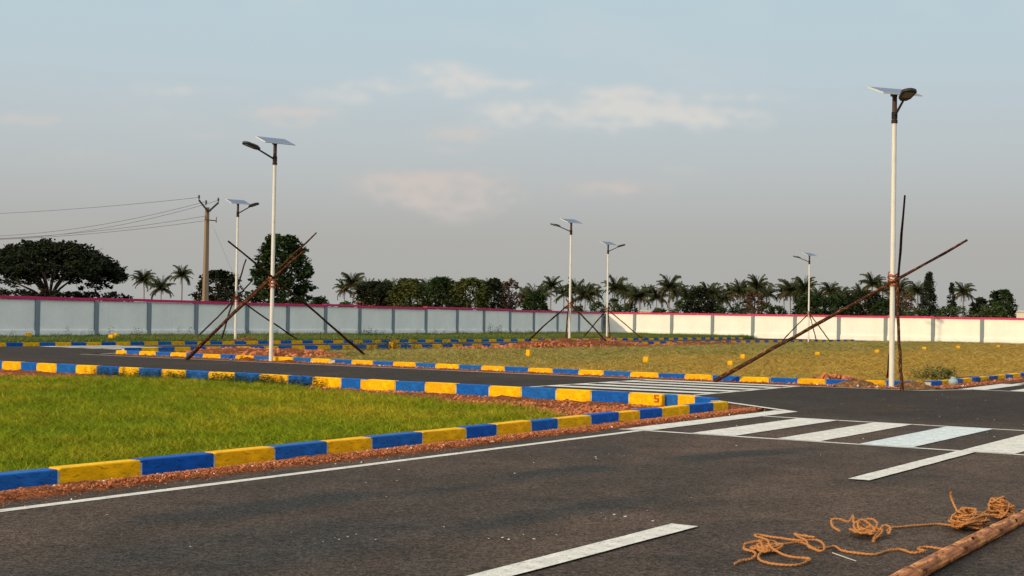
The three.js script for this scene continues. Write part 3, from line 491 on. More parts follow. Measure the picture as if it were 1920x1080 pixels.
{
  const R = rng(33), it = [];
  const add = (x, y, z, s, white) => { const k = .6 + R() * .8; it.push([x, y, z, s * (.7 + R() * .6), s * (.6 + R() * .5), s * (.7 + R() * .6), R() * 3, R() * 6, R() * 3, ...(white ? [.66, .64, .62] : [.42 * k, .145 * k, .062 * k])]); };
  for (let i = 0; i < 15000; i++) { const x = 4.5 + R() * 17.8, q = (R() + R() + R()) / 3, z = -9.72 + q * .56; const wz = fbm(x * .8, 3, 55, 3); add(x, .012 + (1 - Math.abs(q * 2 - 1)) * .035, z, .004 + R() * R() * .014, z < -9.62 && wz > .45 && R() < .6 || R() < .015); }
  for (let i = 0; i < 900; i++) { const x = 4.5 + R() * 18, q = R() * R() * R(), z = -9.2 + q * .9; if (fbm(x * .7, 9, 57, 3) > .42 + q * .3) add(x, .003, z, .003 + R() * R() * .008, R() < .06); }
  for (let i = 0; i < 5200; i++) { const z = -11 - R() * 27, f = R(); add(22.75 - f * (z > -16 ? 2.4 : z > -24 ? .6 : 3.0) + (-z - 11) * .02, -.06 + R() * .04, z, .012 + R() * R() * .04); }
  for (let i = 0; i < 4200; i++) { const a = R() * 6.28, r = Math.sqrt(R()); add(20.6 + Math.cos(a) * r * 2.2, -.07 + (1 - r) * .10, -11.5 + Math.sin(a) * r * 1.3, .012 + R() * R() * .04); }
  for (let i = 0; i < 3000; i++) { const t = R(); const z = -10 - t * 27; const xf = z > -13.2 ? 32.1 : z > -19.3 ? lerp(32.15, 32.3, (-13.2 - z) / 6) : lerp(32.3, 33.4, (-19.3 - z) / 18); add(xf - R() * R() * .45, .012 + R() * .03, z, .010 + R() * R() * .03, R() < .1); }
  for (let i = 0; i < 1600; i++) add(33 + R() * 10, .012 + R() * .03, -9.6 + R() * R() * .55 + .0, .010 + R() * R() * .03, R() < .05);
  for (const [cx, cz, rx, rz, h, n] of [[36.4, -32.4, 2.8, 1.6, .24, 700], [37.2, -35.4, 3, 1.8, .22, 700], [64.5, -37.2, 8.5, 1.2, .36, 1400], [80, -37.3, 7.5, .7, .12, 700], [58, -37.6, 6, .7, .1, 500], [51.4, -48.4, 1.9, .7, .2, 250], [87.5, -47.9, 2.6, .8, .2, 250], [33.4, -12, .5, .9, .2, 120]])
    for (let i = 0; i < n; i++) { const a = R() * 6.28, r = Math.sqrt(R()); add(cx + Math.cos(a) * r * rx, -.02 + (1 - r * r) * h, cz + Math.sin(a) * r * rz, .03 + R() * R() * .09); }
  scatter('soil_clods', clod, white1, it);
  const jt = []; for (let i = 0; i < 110; i++) { const x = 5 + R() * 26, z = -9 + R() * 6.8, k = R(); const s = .005 + R() * R() * .009; jt.push([x, .003 + s * .3, z, s * 1.3, s * .5, s, 0, R() * 6, 0, ...(k < .45 ? [.62, .60, .55] : k < .7 ? [.34, .22, .12] : [.2, .17, .14])]); }
  for (const [cx, cz] of [[8.2, -5.15], [9.6, -5.2], [7.3, -6.0], [13.5, -7.5]]) for (let i = 0; i < 6; i++) { const s = .004 + R() * R() * .010; jt.push([cx + (R() - .5) * .7, .004, cz + (R() - .5) * .3, s * 1.4, s * .4, s, 0, R() * 6, 0, .68, .66, .62]); }
  scatter('road_grit', clod, white1, jt);
}

// ---------------------------------------------------------------- grass and weeds
function tuft(n, spread, seed, wide, lean = .45) {
  const R = rng(seed), pos = [];
  for (let i = 0; i < n; i++) {
    const a = R() * 6.28, r = Math.sqrt(R()) * spread, x = Math.cos(a) * r, z = Math.sin(a) * r, b = R() * 6.28, l = R() * lean, h = .55 + R() * .45, w = wide * (.6 + R() * .6), f = R() * 6.28, wx = Math.cos(f) * w / 2, wz = Math.sin(f) * w / 2;
    const mx = x + Math.cos(b) * l * .35 * h, mz = z + Math.sin(b) * l * .35 * h, my = h * .6, tx = x + Math.cos(b) * l * h, tz = z + Math.sin(b) * l * h, ty = h * (1 - l * .25);
    pos.push(x - wx, 0, z - wz, x + wx, 0, z + wz, mx + wx * .8, my, mz + wz * .8, x - wx, 0, z - wz, mx + wx * .8, my, mz + wz * .8, mx - wx * .8, my, mz - wz * .8, mx - wx * .8, my, mz - wz * .8, mx + wx * .8, my, mz + wz * .8, tx, ty, tz);
  }
  const g = new THREE.BufferGeometry(); g.setAttribute('position', new THREE.Float32BufferAttribute(pos, 3)); g.computeVertexNormals(); return g;
}
const bladeMat = new THREE.MeshPhysicalMaterial({ color: 0xffffff, roughness: .8, specularIntensity: .15, side: THREE.DoubleSide });
const inView = (x, z, margin = 2.5) => { const f = x * FWD[0] + z * FWD[1], s = x * RGT[0] + z * RGT[1]; return f > 3 && Math.abs(s) < f * .361 + margin; };
{ // green plot
  const R = rng(91), it = [], E = [[-9.9, 16.6], [-10.55, 17.6], [-11.2, 18.6], [-12.85, 20.1], [-15.4, 21.0], [-18.2, 21.75], [-19.6, 22.3], [-20.6, 22.7], [-24.6, 22.7], [-26, 20.6], [-30, 20.2], [-40, 20]];
  const edge = (z) => { let i = 0; while (i < E.length - 2 && z < E[i + 1][0]) i++; return lerp(E[i][1], E[i + 1][1], clamp((z - E[i][0]) / (E[i + 1][0] - E[i][0]))); };
  for (let i = 0; i < 150000; i++) {
    const x = 4 + R() * 19, z = -9.98 - R() * 27; if (!inView(x, z, 1.5)) continue;
    const d = Math.hypot(x, z); if (R() > clamp(18 / d, .35, 1)) continue;
    const en = edge(z) + (fbm(x * 1.2, z * 1.2, 61, 3) - .5) * 1.1; if (x > en + .15 || (x > en - .4 && R() < .6)) continue;
    const n = fbm(x * .35, z * .35, 62, 4), nn = fbm(x * 1.7, z * 1.7, 63, 3), dry = smooth(.45, .75, n * .6 + nn * .4 + (R() - .5) * .25), tall = .07 + .11 * nn + R() * .06 + (R() < .03 ? .06 : 0), k = .5 + R() * .9;
    it.push([x, -.09, z, .9 + R() * .3, tall, .9 + R() * .3, (R() - .5) * .15, R() * 6.28, (R() - .5) * .15, lerp(.168, .36, dry) * k, lerp(.225, .295, dry) * k, lerp(.006, .016, dry) * k]);
  }
  const h = Math.ceil(it.length / 2);
  scatter('green_grass', tuft(10, .06, 5, .0085, .25), bladeMat, it.slice(0, h)); scatter('green_grass', tuft(9, .07, 6, .009, .42), bladeMat, it.slice(h));
}
{ // dry plot
  const R = rng(92), it = [];
  for (let i = 0; i < 420000; i++) {
    const x = 32.6 + R() * 85, z = -9.9 - R() * 28.3; if (!inView(x, z, 1.5)) continue;
    const d = Math.hypot(x, z); if (R() > clamp((48 / d) ** 1.3, .22, 1)) continue;
    const xf = z > -19.3 ? 32.35 : lerp(32.5, 33.5, (-19.3 - z) / 18); if (x < xf + .25) continue;
    const b1 = ((x - 37) / 4.2) ** 2 + ((z + 34) / 3.2) ** 2, b2 = ((x - 67) / 14) ** 2 + ((z + 37.4) / 2.3) ** 2; if (b1 < .8 + R() * .4 || b2 < .8 + R() * .3) continue;
    const n = fbm(x * .12, z * .2, 65, 4), nn = fbm(x * .8, z * .8, 66, 3), right = smooth(-29, -20, z + (n - .5) * 14), k = .55 + R() * .85;
    const gold = clamp(right * .75 + (nn - .5) * .9 + (R() - .5) * .4);
    const far = clamp((d - 35) / 60);
    it.push([x, -.08, z, 1 + far * 1.0, (.085 + nn * .08 + R() * .07) * lerp(.45, 1, smooth(-37.5, -32, z)), 1 + far * 1.0, (R() - .5) * .25, R() * 6.28, (R() - .5) * .25, lerp(.29, .47, gold) * k, lerp(.245, .29, gold) * k, lerp(.060, .052, gold) * k]);
  }
  const h = Math.ceil(it.length / 2);
  scatter('dry_grass', tuft(8, .09, 15, .013, .8), bladeMat, it.slice(0, h)); scatter('dry_grass', tuft(8, .10, 16, .016, 1.0), bladeMat, it.slice(h));
}
{ // verge under the wall
  const R = rng(93), it = [];
  for (let i = 0; i < 60000; i++) {
    const x = 34 + R() * 84, z = -47.4 - R() * 18; if (!inView(x, z, 2) || z < -59.0 - .0886 * (x - 48)) continue; if (x > 112 && z > -50) continue;
    const nn = fbm(x * .5, z * .5, 67, 4), k = .7 + R() * .6, dry = smooth(.5, .8, nn + (R() - .5) * .3), near = smooth(-52, -47, z);
    it.push([x, -.03, z, 1.8, .16 + nn * .42 * (R() * .7 + .3), 1.8, 0, R() * 6.28, 0, lerp(.075, .17, dry) * k, lerp(.12, .17, dry) * k, lerp(.022, .045, dry) * k]);
  }
  scatter('verge_grass', tuft(9, .12, 25, .016, .7), bladeMat, it);
}
// broad-leaved weeds
function weedGeo(seed, n) { const R = rng(seed), pos = []; for (let i = 0; i < n; i++) { const a = R() * 6.28, h = R(), r = (.25 + .75 * R()) * (.5 - Math.abs(h - .45) * .55), x = Math.cos(a) * r, z = Math.sin(a) * r, s = .10 + R() * .10, t = R() * 6.28, up = (R() - .3) * .9; const ux = Math.cos(t) * s, uz = Math.sin(t) * s, vx = -Math.sin(t) * s * .5, vz = Math.cos(t) * s * .5, dy = up * s; pos.push(x, h, z, x + ux * .5 + vx, h + dy * .6, z + uz * .5 + vz, x + ux, h + dy, z + uz, x, h, z, x + ux, h + dy, z + uz, x + ux * .5 - vx, h + dy * .6, z + uz * .5 - vz); } const g = new THREE.BufferGeometry(); g.setAttribute('position', new THREE.Float32BufferAttribute(pos, 3)); g.computeVertexNormals(); return g; }
{
  const R = rng(94), it = [], add = (x, z, s, h) => { const k = .7 + R() * .6; it.push([x, x < 23 ? -.09 : -.04, z, s, h, s, 0, R() * 6.28, 0, .055 * k, .085 * k, .022 * k]); };
  for (let i = 0; i < 260; i++) { const t = R(); add(22.75 - R() * R() * 1.1 + (t * 8) * .02, -19.2 - t * 7.2, .16 + R() * .16, .10 + R() * .20); }
  for (let i = 0; i < 60; i++) add(21.2 - R() * 2.6, -10.4 - R() * 1.6, .14 + R() * .10, .06 + R() * .08);
  for (let i = 0; i < 40; i++) add(19.4 + R() * 2.3, -10.2 - R() * .5, .12 + R() * .10, .06 + R() * .06);
  for (let i = 0; i < 40; i++) add(37.3 + R() * 1.6, -10.5 - R() * .9, .35, .25 + R() * .2);
  for (let i = 0; i < 20; i++) add(37 + R() * 2.2, -9.45 - R() * .2, .2, .12 + R() * .12);
  for (let i = 0; i < 46; i++) add(45 + R() * 9 + (R() < .5 ? 0 : 3), -37.9 - R() * .6, .5, .3 + R() * .35);
  for (let i = 0; i < 8; i++) add(76 + R() * 2, -60.8 - R() * .8, .5, .4 + R() * .4);
  for (let i = 0; i < 9; i++) add(94.2 + R() * 2.2, -62.3 - R() * .6, .5, .4 + R() * .7);
  for (let i = 0; i < 60; i++) add(45 + R() * 60, -57 - R() * 2, .5, .3 + R() * .4);
  scatter('weeds', weedGeo(8, 46), bladeMat, it);
}

// ---------------------------------------------------------------- foreground log and coir ropes
{
  const R = rng(66), pts = []; for (let i = 0; i <= 60; i++) { const t = i / 60, x = 5.6 + t * 9.4; pts.push([x, .048 + Math.sin(t * 7) * .006, -2.404 - t * .244 + Math.sin(t * 9 + 1) * .010, lerp(.054, .044, t) * (1 + (fbm(x * 5, 2, 9, 3) - .5) * .16)]); }
  const g = thing('fallen_log', 'orange brown peeled log lying on the road at the lower right corner', 'log'); part('shaft', limb(pts, 16), M.log, g);
  for (const [t, a] of [[.42, 2.2], [.49, 1.2], [.555, 2.6], [.60, .8], [.66, 2.0]]) { const p = pts[Math.round(t * 60)]; const k = new THREE.SphereGeometry(.016, 8, 6); k.scale(1.3, 1, .7); k.translate(p[0] + .02, p[1] + Math.sin(a) * p[3] * .93, p[2] - Math.cos(a) * p[3] * .93); part('knot', k, M.propDark, g); }
}
const ropeA = [[8.071, .012, -3.534], [8.196, .013, -3.546], [8.295, .016, -3.518], [8.491, .024, -3.583], [8.548, .027, -3.677], [8.724, .034, -3.731], [8.873, .039, -3.708], [8.908, .039, -3.628], [8.733, .031, -3.537], [8.553, .025, -3.554], [8.294, .015, -3.464], [8.219, .012, -3.345], [8.266, .012, -3.226], [8.439, .017, -3.206], [8.506, .019, -3.222], [8.494, .021, -3.351], [8.561, .045, -3.485], [8.832, .055, -3.641], [9.012, .042, -3.793], [9.129, .035, -3.835], [9.131, .03, -3.758], [9.114, .03, -3.666], [9.023, .042, -3.561], [9.04, .041, -3.474], [9.116, .042, -3.409], [8.984, .037, -3.305], [8.773, .029, -3.245], [8.799, .04, -3.326], [8.985, .05, -3.427], [9.176, .042, -3.553], [9.365, .03, -3.658], [9.249, .042, -3.574], [9.223, .042, -3.458]];
const ropeA2 = [[8.60, .05, -3.70], [8.75, .05, -3.66], [8.62, .045, -3.58], [8.733, .03, -3.592], [8.882, .03, -3.542], [9.035, .03, -3.49], [8.933, .02, -3.341], [9.037, .012, -3.313], [9.119, .012, -3.281], [8.983, .012, -3.178], [8.945, .012, -3.058], [8.97, .012, -2.961], [9.173, .012, -2.939], [9.272, .012, -2.882], [9.193, .012, -2.78], [9.265, .02, -2.722], [9.367, .012, -2.797], [9.486, .012, -2.787], [9.476, .012, -2.66]];
const ropeB = [[9.621, .042, -3.424], [9.641, .064, -3.482], [9.692, .104, -3.509], [9.716, .11, -3.459], [9.719, .096, -3.402], [9.851, .122, -3.409], [9.732, .094, -3.36], [9.913, .10, -3.333], [9.843, .11, -3.252], [9.771, .086, -3.208], [9.679, .038, -3.234], [9.653, .035, -3.294], [9.712, .079, -3.353], [9.771, .113, -3.312], [9.742, .069, -3.218], [9.739, .057, -3.16], [9.586, .012, -3.165], [9.488, .012, -3.14], [9.7, .04, -3.184], [9.791, .088, -3.158], [9.783, .074, -3.117], [9.732, .044, -3.108], [9.85, .03, -3.16], [10.214, .012, -3.247], [10.313, .012, -3.207], [10.498, .012, -3.106], [10.632, .012, -3.026], [10.626, .012, -2.907], [10.572, .012, -2.807]];
function tangle(cx, cz, rx, rz, h, n, seed) { const R = rng(seed), p = []; let a = 0; for (let i = 0; i < n; i++) { a += 1.2 + R() * 1.3; const r = .3 + .7 * R(), t = i / n; p.push([cx + Math.cos(a) * rx * r, .014 + (1 - r * .7) * h * R() + .01, cz + Math.sin(a) * rz * r]); } return p; }
solo('coir_rope', limb(curve(ropeA, 420, .0076, .004, 1), 6), M.rope, 'loosely looped coir rope lying flat on the road, nearest the bottom edge', 'rope', 'coir ropes on the road');
solo('coir_rope', limb(curve(ropeA2, 260, .0076, .004, 2), 6), M.rope, 'coir rope trailing in a wavy line from the loops to the log', 'rope', 'coir ropes on the road');
solo('coir_rope', limb(curve(ropeB, 420, .0076, .005, 3), 6), M.rope, 'middle knotted coir rope bundle with a tail running right', 'rope', 'coir ropes on the road');
solo('coir_rope', limb(curve(tangle(9.72, -3.28, .16, .12, .10, 40, 8), 420, .0072, .004, 7), 6), M.rope, 'tight coil inside the middle rope bundle', 'rope', 'coir ropes on the road');
solo('coir_rope', limb(curve(tangle(8.68, -3.58, .20, .10, .04, 20, 9), 260, .0076, .004, 8), 6), M.rope, 'coil at the left of the flat looped rope', 'rope', 'coir ropes on the road');
solo('coir_rope', limb(curve([[10.572, .02, -2.807]].concat(tangle(10.62, -2.80, .30, .13, .19, 80, 4), [[10.62, .15, -2.90], [10.66, .21, -2.94], [10.64, .26, -2.94]]), 1100, .0076, .004, 4), 6), M.rope, 'largest heaped coir rope pile against the log at right', 'rope', 'coir ropes on the road');
solo('coir_rope', limb(curve(tangle(11.35, -2.76, .22, .12, .20, 56, 5), 640, .0076, .004, 5), 6), M.rope, 'rope pile at the right edge just behind the log', 'rope', 'coir ropes on the road');
{
  const ropes = scene.children.filter((o) => o.name.startsWith('coir_rope')), R = rng(88);
  for (const o of ropes) { const p = o.geometry.attributes.position, pos = [], n = Math.min(900, Math.round(p.count / 7 * 1.6)); for (let i = 0; i < n; i++) { const k = Math.floor(R() * p.count), x = p.getX(k), y = p.getY(k), z = p.getZ(k), l = .010 + R() * .016, a = R() * 6.28, b = R() * 1.3 - .2, dx = Math.cos(a) * Math.cos(b) * l, dy = Math.abs(Math.sin(b)) * l, dz = Math.sin(a) * Math.cos(b) * l; pos.push(x, y - .0008, z, x, y + .0008, z, x + dx, y + dy, z + dz); } const g = new THREE.BufferGeometry(); g.setAttribute('position', new THREE.Float32BufferAttribute(pos, 3)); g.computeVertexNormals(); part('loose_fibres', g, M.fibre, o).userData.kind = 'stuff'; }
}
solo('straw', limb([[8.86, .012, -3.20, .0035], [8.68, .006, -2.98, .003]], 5), M.ballBand, 'pale straw lying on the road beside the looped rope', 'straw');
{
  const g = thing('round_pot', 'small round grey blue pot by the kerb corner right of the nearest lamp post', 'pot', 34.5, .0, -9.5);
  const prof = [[0, 0], [.05, .004], [.085, .03], [.108, .08], [.110, .12], [.095, .165], [.062, .195], [.046, .205], [.052, .222], [.058, .228], [.045, .226], [.036, .205]].map((q) => new THREE.Vector2(...q)); part('body', new THREE.LatheGeometry(prof, 20), M.ball, g); const b = new THREE.TorusGeometry(.054, .008, 8, 20); b.rotateX(PI / 2); b.translate(0, .226, 0); part('rim', b, M.ballBand, g);
}

// ---------------------------------------------------------------- trees beyond the wall
function leafCloud(R, clumps, per, leaf, flat = 1) {
  const pos = new Float32Array(clumps.length * per * 18); let o = 0;
  for (const [cx, cy, cz, cr] of clumps) for (let i = 0; i < per; i++) {
    let x, y, z, q; do { x = R() * 2 - 1; y = R() * 2 - 1; z = R() * 2 - 1; q = x * x + y * y + z * z; } while (q > 1);
    const k = .45 + .55 * Math.sqrt(q), px = cx + x * cr * k, py = cy + y * cr * flat * k, pz = cz + z * cr * k, s = leaf * (.6 + R() * .8);
    const a = R() * 6.28, b = (R() - .5) * 1.8, ux = Math.cos(a) * Math.cos(b) * s, uy = Math.sin(b) * s, uz = Math.sin(a) * Math.cos(b) * s, c = R() * 6.28, vx = Math.cos(c) * s * .5, vy = (R() - .5) * s * .7, vz = Math.sin(c) * s * .5;
    pos.set([px, py, pz, px + ux * .5 + vx, py + uy * .5 + vy, pz + uz * .5 + vz, px + ux, py + uy, pz + uz, px, py, pz, px + ux, py + uy, pz + uz, px + ux * .5 - vx, py + uy * .5 - vy, pz + uz * .5 - vz], o); o += 18;
  }
  const g = new THREE.BufferGeometry(); g.setAttribute('position', new THREE.BufferAttribute(pos, 3)); g.computeVertexNormals(); return g;
}
function branches(R, h, reach, n, r0, start = .3) { const gs = [limb([[0, -.3, 0, r0 * 1.3], [.1 * r0, h * start, .1, r0], [0, h * .75, .1, r0 * .45]], 7)]; for (let i = 0; i < n; i++) { const a = i / n * 6.28 + R() * .6, l = reach * (.6 + R() * .4), y0 = h * (start + R() * .2), y1 = h * (.55 + R() * .35); gs.push(limb([[0, y0, 0, r0 * .5], [Math.cos(a) * l * .45, lerp(y0, y1, .6), Math.sin(a) * l * .45, r0 * .3], [Math.cos(a) * l, y1, Math.sin(a) * l, r0 * .1]], 5)); } return mergeGeometries(gs); }
// a broad crown: lobes round a dome, in units of half width and height
function broadCrown(seed, H, W, low, n, per, leaf, kind) {
  const R = rng(seed), cl = [];
  for (let i = 0; i < n; i++) {
    const a = R() * 6.28, v = R(), y = lerp(low, H, v), t = (y - low) / (H - low), prof = kind === 'cas' ? (1 - t) * .95 + .08 : kind === 'round' ? Math.sqrt(Math.max(.04, 1 - (t * 2 - 1) ** 2)) : Math.sqrt(Math.max(.05, 1 - Math.max(0, t * 1.25 - .25) ** 2)) * (.8 + .2 * Math.min(1, t * 4));
    const lump = .72 + .56 * fbm(Math.cos(a) * 1.6 + 5, Math.sin(a) * 1.6 + y * .7, seed, 3), r = W * prof * Math.sqrt(.25 + .75 * R()) * lump, cr = (kind === 'cas' ? .5 : .62) * (.55 + R() * .7) * Math.min(1, W / 2.6);
    cl.push([Math.cos(a) * r, Math.min(y, H - cr * .7), Math.sin(a) * r, cr]);
  }
  return leafCloud(R, cl, per, leaf, kind === 'cas' ? 1.5 : .8);
}
function tree(name, label, depth, side, H, W, m, seed, opts = {}) {
  const [x, z] = spot(depth, side), R = rng(seed), g = thing(name, label, opts.cat ?? 'tree', x, 0, z, 0, 'trees beyond the wall');
  part('trunk', branches(R, H, W * .8, opts.limbs ?? 6, opts.r ?? .16), M.trunk, g);
  part('crown', broadCrown(seed + 1, H, W, opts.low ?? H * .22, opts.n ?? Math.round(60 + W * H * 6), opts.per ?? 26, opts.leaf ?? .34, opts.kind), m, g); return g;
}
const TR = [['large_tree', 'tall dark leafy tree directly behind the left crossed poles', 172, -27.9, 10.95, 4.1, M.leafDark, { low: 1.4, n: 380, per: 34, leaf: .36, r: .3 }],
  ['leafy_tree', 'low dark tree behind the concrete electric pole', 190, -39.4, 7.08, 3.2, M.leafBlack], ['leafy_tree', 'dark tree above the small house, left end of the middle grove', 215, -20.6, 6.51, 3.6, M.leafBlack, { low: 2.6 }],
  ['leafy_tree', 'yellowish olive tree in the middle grove', 195, -14.1, 6.57, 3.0, M.leafOlive, { n: 190 }], ['leafy_tree', 'dark green tree right of the olive tree in the middle grove', 205, -10.2, 7.05, 3.1, M.leafDark, { n: 200 }], ['leafy_tree', 'second olive tree at the right of the middle grove', 200, -6.0, 6.84, 3.2, M.leafOlive, { n: 190 }],
  ['leafy_tree', 'dark narrow tree between second olive tree and bare tree', 215, -2.8, 7.22, 2.4, M.leafBlack], ['bare_tree', 'reddish half bare tree at the right end of the middle grove', 205, -.2, 6.92, 1.7, M.leafBare, { n: 60, per: 18, low: 2.5, limbs: 12 }],
  ['leafy_tree', 'small dark tree just right of the reddish bare tree', 195, 3.2, 4.95, 1.9, M.leafDark], ['leafy_tree', 'dark tree among palms left of the farthest lamp post', 240, 32, 6.94, 2.6, M.leafBlack], ['bare_tree', 'brownish bush tree under the palms left of the farthest lamp post', 235, 40.2, 6.44, 2.1, M.leafBare, { n: 70, per: 20, limbs: 10 }],
  ['leafy_tree', 'dense dark tree directly behind the farthest lamp post', 225, 47.6, 6.05, 3.1, M.leafDark, { n: 190 }], ['leafy_tree', 'dense dark tree right of the farthest lamp post', 225, 51.4, 5.94, 2.9, M.leafDark, { n: 180 }],
  ['leafy_tree', 'dark tree under palms left of the nearest lamp post', 225, 56.3, 6.53, 3.4, M.leafBlack], ['leafy_tree', 'lower dark tree just left of the nearest lamp post', 220, 58.0, 5.3, 2.5, M.leafDark], ['bare_tree', 'thin bare brown tree just right of the nearest lamp post', 240, 66.6, 7.0, 2.2, M.leafBare, { n: 46, per: 14, low: 2, limbs: 14 }],
  ['needle_tree', 'pointed dark feathery tree right of the nearest lamp post', 225, 66.2, 9.6, 1.9, M.leafCas, { kind: 'cas', low: 1.5, n: 190, per: 30, leaf: .28 }], ['needle_tree', 'smaller pointed feathery tree beside the taller one', 228, 70.8, 8.2, 1.15, M.leafCas, { kind: 'cas', low: 2, n: 90, per: 26, leaf: .26 }],
  ['round_tree', 'round crowned dark tree at the right edge above the cream wall', 205, 70.9, 6.57, 2.05, M.leafDark, { kind: 'round', low: 1.8, n: 140 }], ['leafy_tree', 'small dark tree left of the round crowned one at right', 215, 71.0, 5.55, 1.6, M.leafBlack]];
TR.forEach(([n, l, d, s, H, W, m, o], i) => tree(n, l, d, s, H, W, m, 1000 + i * 13, o));
[[180, -24.4, 3.62, 1.5, 'low bush right of the tall dark tree'], [250, 17.9, 5.03, 1.9, 'low bush behind the shorter lamp post near the wall corner'], [190, -22.2, 3.15, 1.4, 'low bush left of the small house'], [200, 62.4, 4.15, 3.7, 'wide pale green bush above the wall right of the nearest lamp post'], [190, 64.3, 4.17, 2.8, 'green bush under the round tree at right'], [195, 55.7, 3.63, 2.2, 'green bush just right of the nearest lamp post, at wall top'], [240, 36.6, 3.86, 3.6, 'low bush under the palms in the middle of the cream wall'], [245, 25.8, 3.44, 2.7, 'low bush beside the pale building'], [240, 10.8, 3.69, 2.3, 'low bush behind the taller lamp post near the wall corner'], [240, 45.1, 4.09, 2.3, 'low bush left of the farthest lamp post'], [230, -19.5, 5.44, 2.59, 'dark bush behind the small reddish house'], [235, -8.8, 5.71, 2.65, 'bush between the olive trees'], [255, 15.3, 4.47, 2.11, 'bush between the two middle lamp posts'], [255, 21.1, 4.38, 2.49, 'bush right of the shorter middle lamp post'], [258, 30.6, 4.95, 2.33, 'bush below the tallest palm over the cream wall'], [255, 36.4, 4.83, 2.11, 'bush left of the tall palm pair'], [258, 42.2, 5.34, 2.33, 'bush below the tall palm pair'], [255, 46.0, 4.80, 1.92, 'bush right of the tall palm pair'], [250, 60.2, 5.55, 2.26, 'bush halfway between farthest and nearest lamp posts'], [250, 69.6, 5.33, 2.07, 'bush left of the pointed feathery tree']]
  .forEach(([d, s, H, W, l], i) => tree('bush', l, d, s, H, W, M.leafLow, 3000 + i * 7, { low: .3, n: 80, per: 22, leaf: .3, r: .08, cat: 'bush' }));
{ // wide rain tree at far left
  const [x, z] = spot(200, -65.3), R = rng(4001), g = thing('rain_tree', 'huge wide umbrella shaped dark tree at the far left', 'tree', x, 0, z, HEAD * -1, 'trees beyond the wall');
  const gs = [limb([[0, -.3, 0, .55], [0, 1.5, 0, .45], [.1, 2.6, 0, .34]], 9)], cl = [], Hh = 11.7;
  const dome = (r) => Hh - .12 - 5.2 * (r / 11.6) ** 2.2;
  for (let i = 0; i < 17; i++) {
    const a = i / 17 * 6.28 + R() * .3, l = 4.5 + R() * 6, top = dome(l) - 1.0 - R() * 1.2, mx = Math.cos(a) * l * .4, mz = Math.sin(a) * l * .4, my = lerp(2.8, top, .62), ex = Math.cos(a) * l, ez = Math.sin(a) * l;
    gs.push(limb([[0, 2.3 + R() * .5, 0, .22], [mx * .5, lerp(2.6, my, .6), mz * .5, .17], [mx, my, mz, .12], [ex, top, ez, .05]], 6));
    for (let k = 0; k < 6; k++) { const b = a + (R() - .5) * 1.5, f = .3 + R() * .7, sx = lerp(mx, ex, f), sz = lerp(mz, ez, f), sy = lerp(my, top, f), ll = 1 + R() * 2.4; gs.push(limb([[sx, sy, sz, .085], [sx + Math.cos(b) * ll * .6, sy + .5 + R() * .5, sz + Math.sin(b) * ll * .6, .05], [sx + Math.cos(b) * ll, sy + .9 + R() * .7, sz + Math.sin(b) * ll, .02]], 4)); }
  }
  part('trunk', mergeGeometries(gs), M.trunk, g);
  for (let i = 0; i < 780; i++) { const a = R() * 6.28, lob = .86 + .26 * fbm(Math.cos(a) * 1.4 + 3, Math.sin(a) * 1.4 + 3, 77, 3), r = 10.6 * Math.sqrt(R()) * lob, hole = fbm(Math.cos(a) * r * .34 + 20, Math.sin(a) * r * .34 + 20, 78, 2); if (hole < .30 && r < 9) continue; cl.push([Math.cos(a) * r, dome(r) - .3 - R() * 1.5, Math.sin(a) * r, .55 + R() * .6]); }
  for (let i = 0; i < 330; i++) { const a = R() * 6.28, r = 4.5 + R() * 5.3, y = dome(r) - 1.5 - R() * R() * 4.4; if (y < 2.0) continue; cl.push([Math.cos(a) * r, y, Math.sin(a) * r, .45 + R() * .65]); }
  for (let i = 0; i < 190; i++) { const a = R() * 6.28, r = 2.5 + R() * 9.3; cl.push([Math.cos(a) * r, 1.9 + R() * 1.9, Math.sin(a) * r, .5 + R() * .6]); }
  part('crown', leafCloud(R, cl, 34, .38, .42), M.leafBlack, g);
}
// coconut palms: trunk + crown of separate fronds
function frondGeo(seed, len, droop, lift) {
  const R = rng(seed), n = 15, P = [], pos = []; let x = 0, y = 0, a = lift;
  for (let i = 0; i <= n; i++) { P.push([x, y]); x += Math.cos(a) * len / n; y += Math.sin(a) * len / n; a -= droop / n * (1 + i / n); }
  const tri = (...v) => pos.push(...v);
  for (let i = 1; i <= n; i++) {
    const [x0, y0] = P[i - 1], [x1, y1] = P[i], t = i / n, l = len * .24 * Math.sin(Math.min(1, t * 1.15 + .12) * PI * .86) + .10, w = .02 * (1 - t) + .012;
    tri(x0, y0 + .01, -w, x1, y1 + .01, -w, x1, y1 + .01, w); tri(x0, y0 + .01, -w, x1, y1 + .01, w, x0, y0 + .01, w);
    for (const s of [-1, 1]) for (let k = 0; k < 2; k++) { const f = k / 2, bx = lerp(x0, x1, f), by = lerp(y0, y1, f), ll = l * (.8 + R() * .35), dn = ll * (.45 + R() * .5), fx = ll * .45; tri(bx, by, s * .01, bx + len / n * .8, by, s * .01, bx + fx + .05, by - dn, s * ll * .75); }
  }
  const g = new THREE.BufferGeometry(); g.setAttribute('position', new THREE.Float32BufferAttribute(pos, 3)); g.computeVertexNormals(); return g;
}
const FR = []; for (let i = 0; i < 9; i++) FR.push(frondGeo(500 + i, 2.5 + (i % 3) * .3, [.45, .8, 1.15][i % 3], [1.32, .70, .05][Math.floor(i / 3)]));
const palmTrunkGeo = [0, 1, 2, 3].map((i) => limb([[0, -.03, 0, .026], [.006 * i, .02, 0, .019], [.012 * (i - 1.5), .35, .01 * (1.5 - i), .0155], [.012 * (i - 1.5) * 1.6, .7, 0, .0135], [0, 1, 0, .012]], 7));
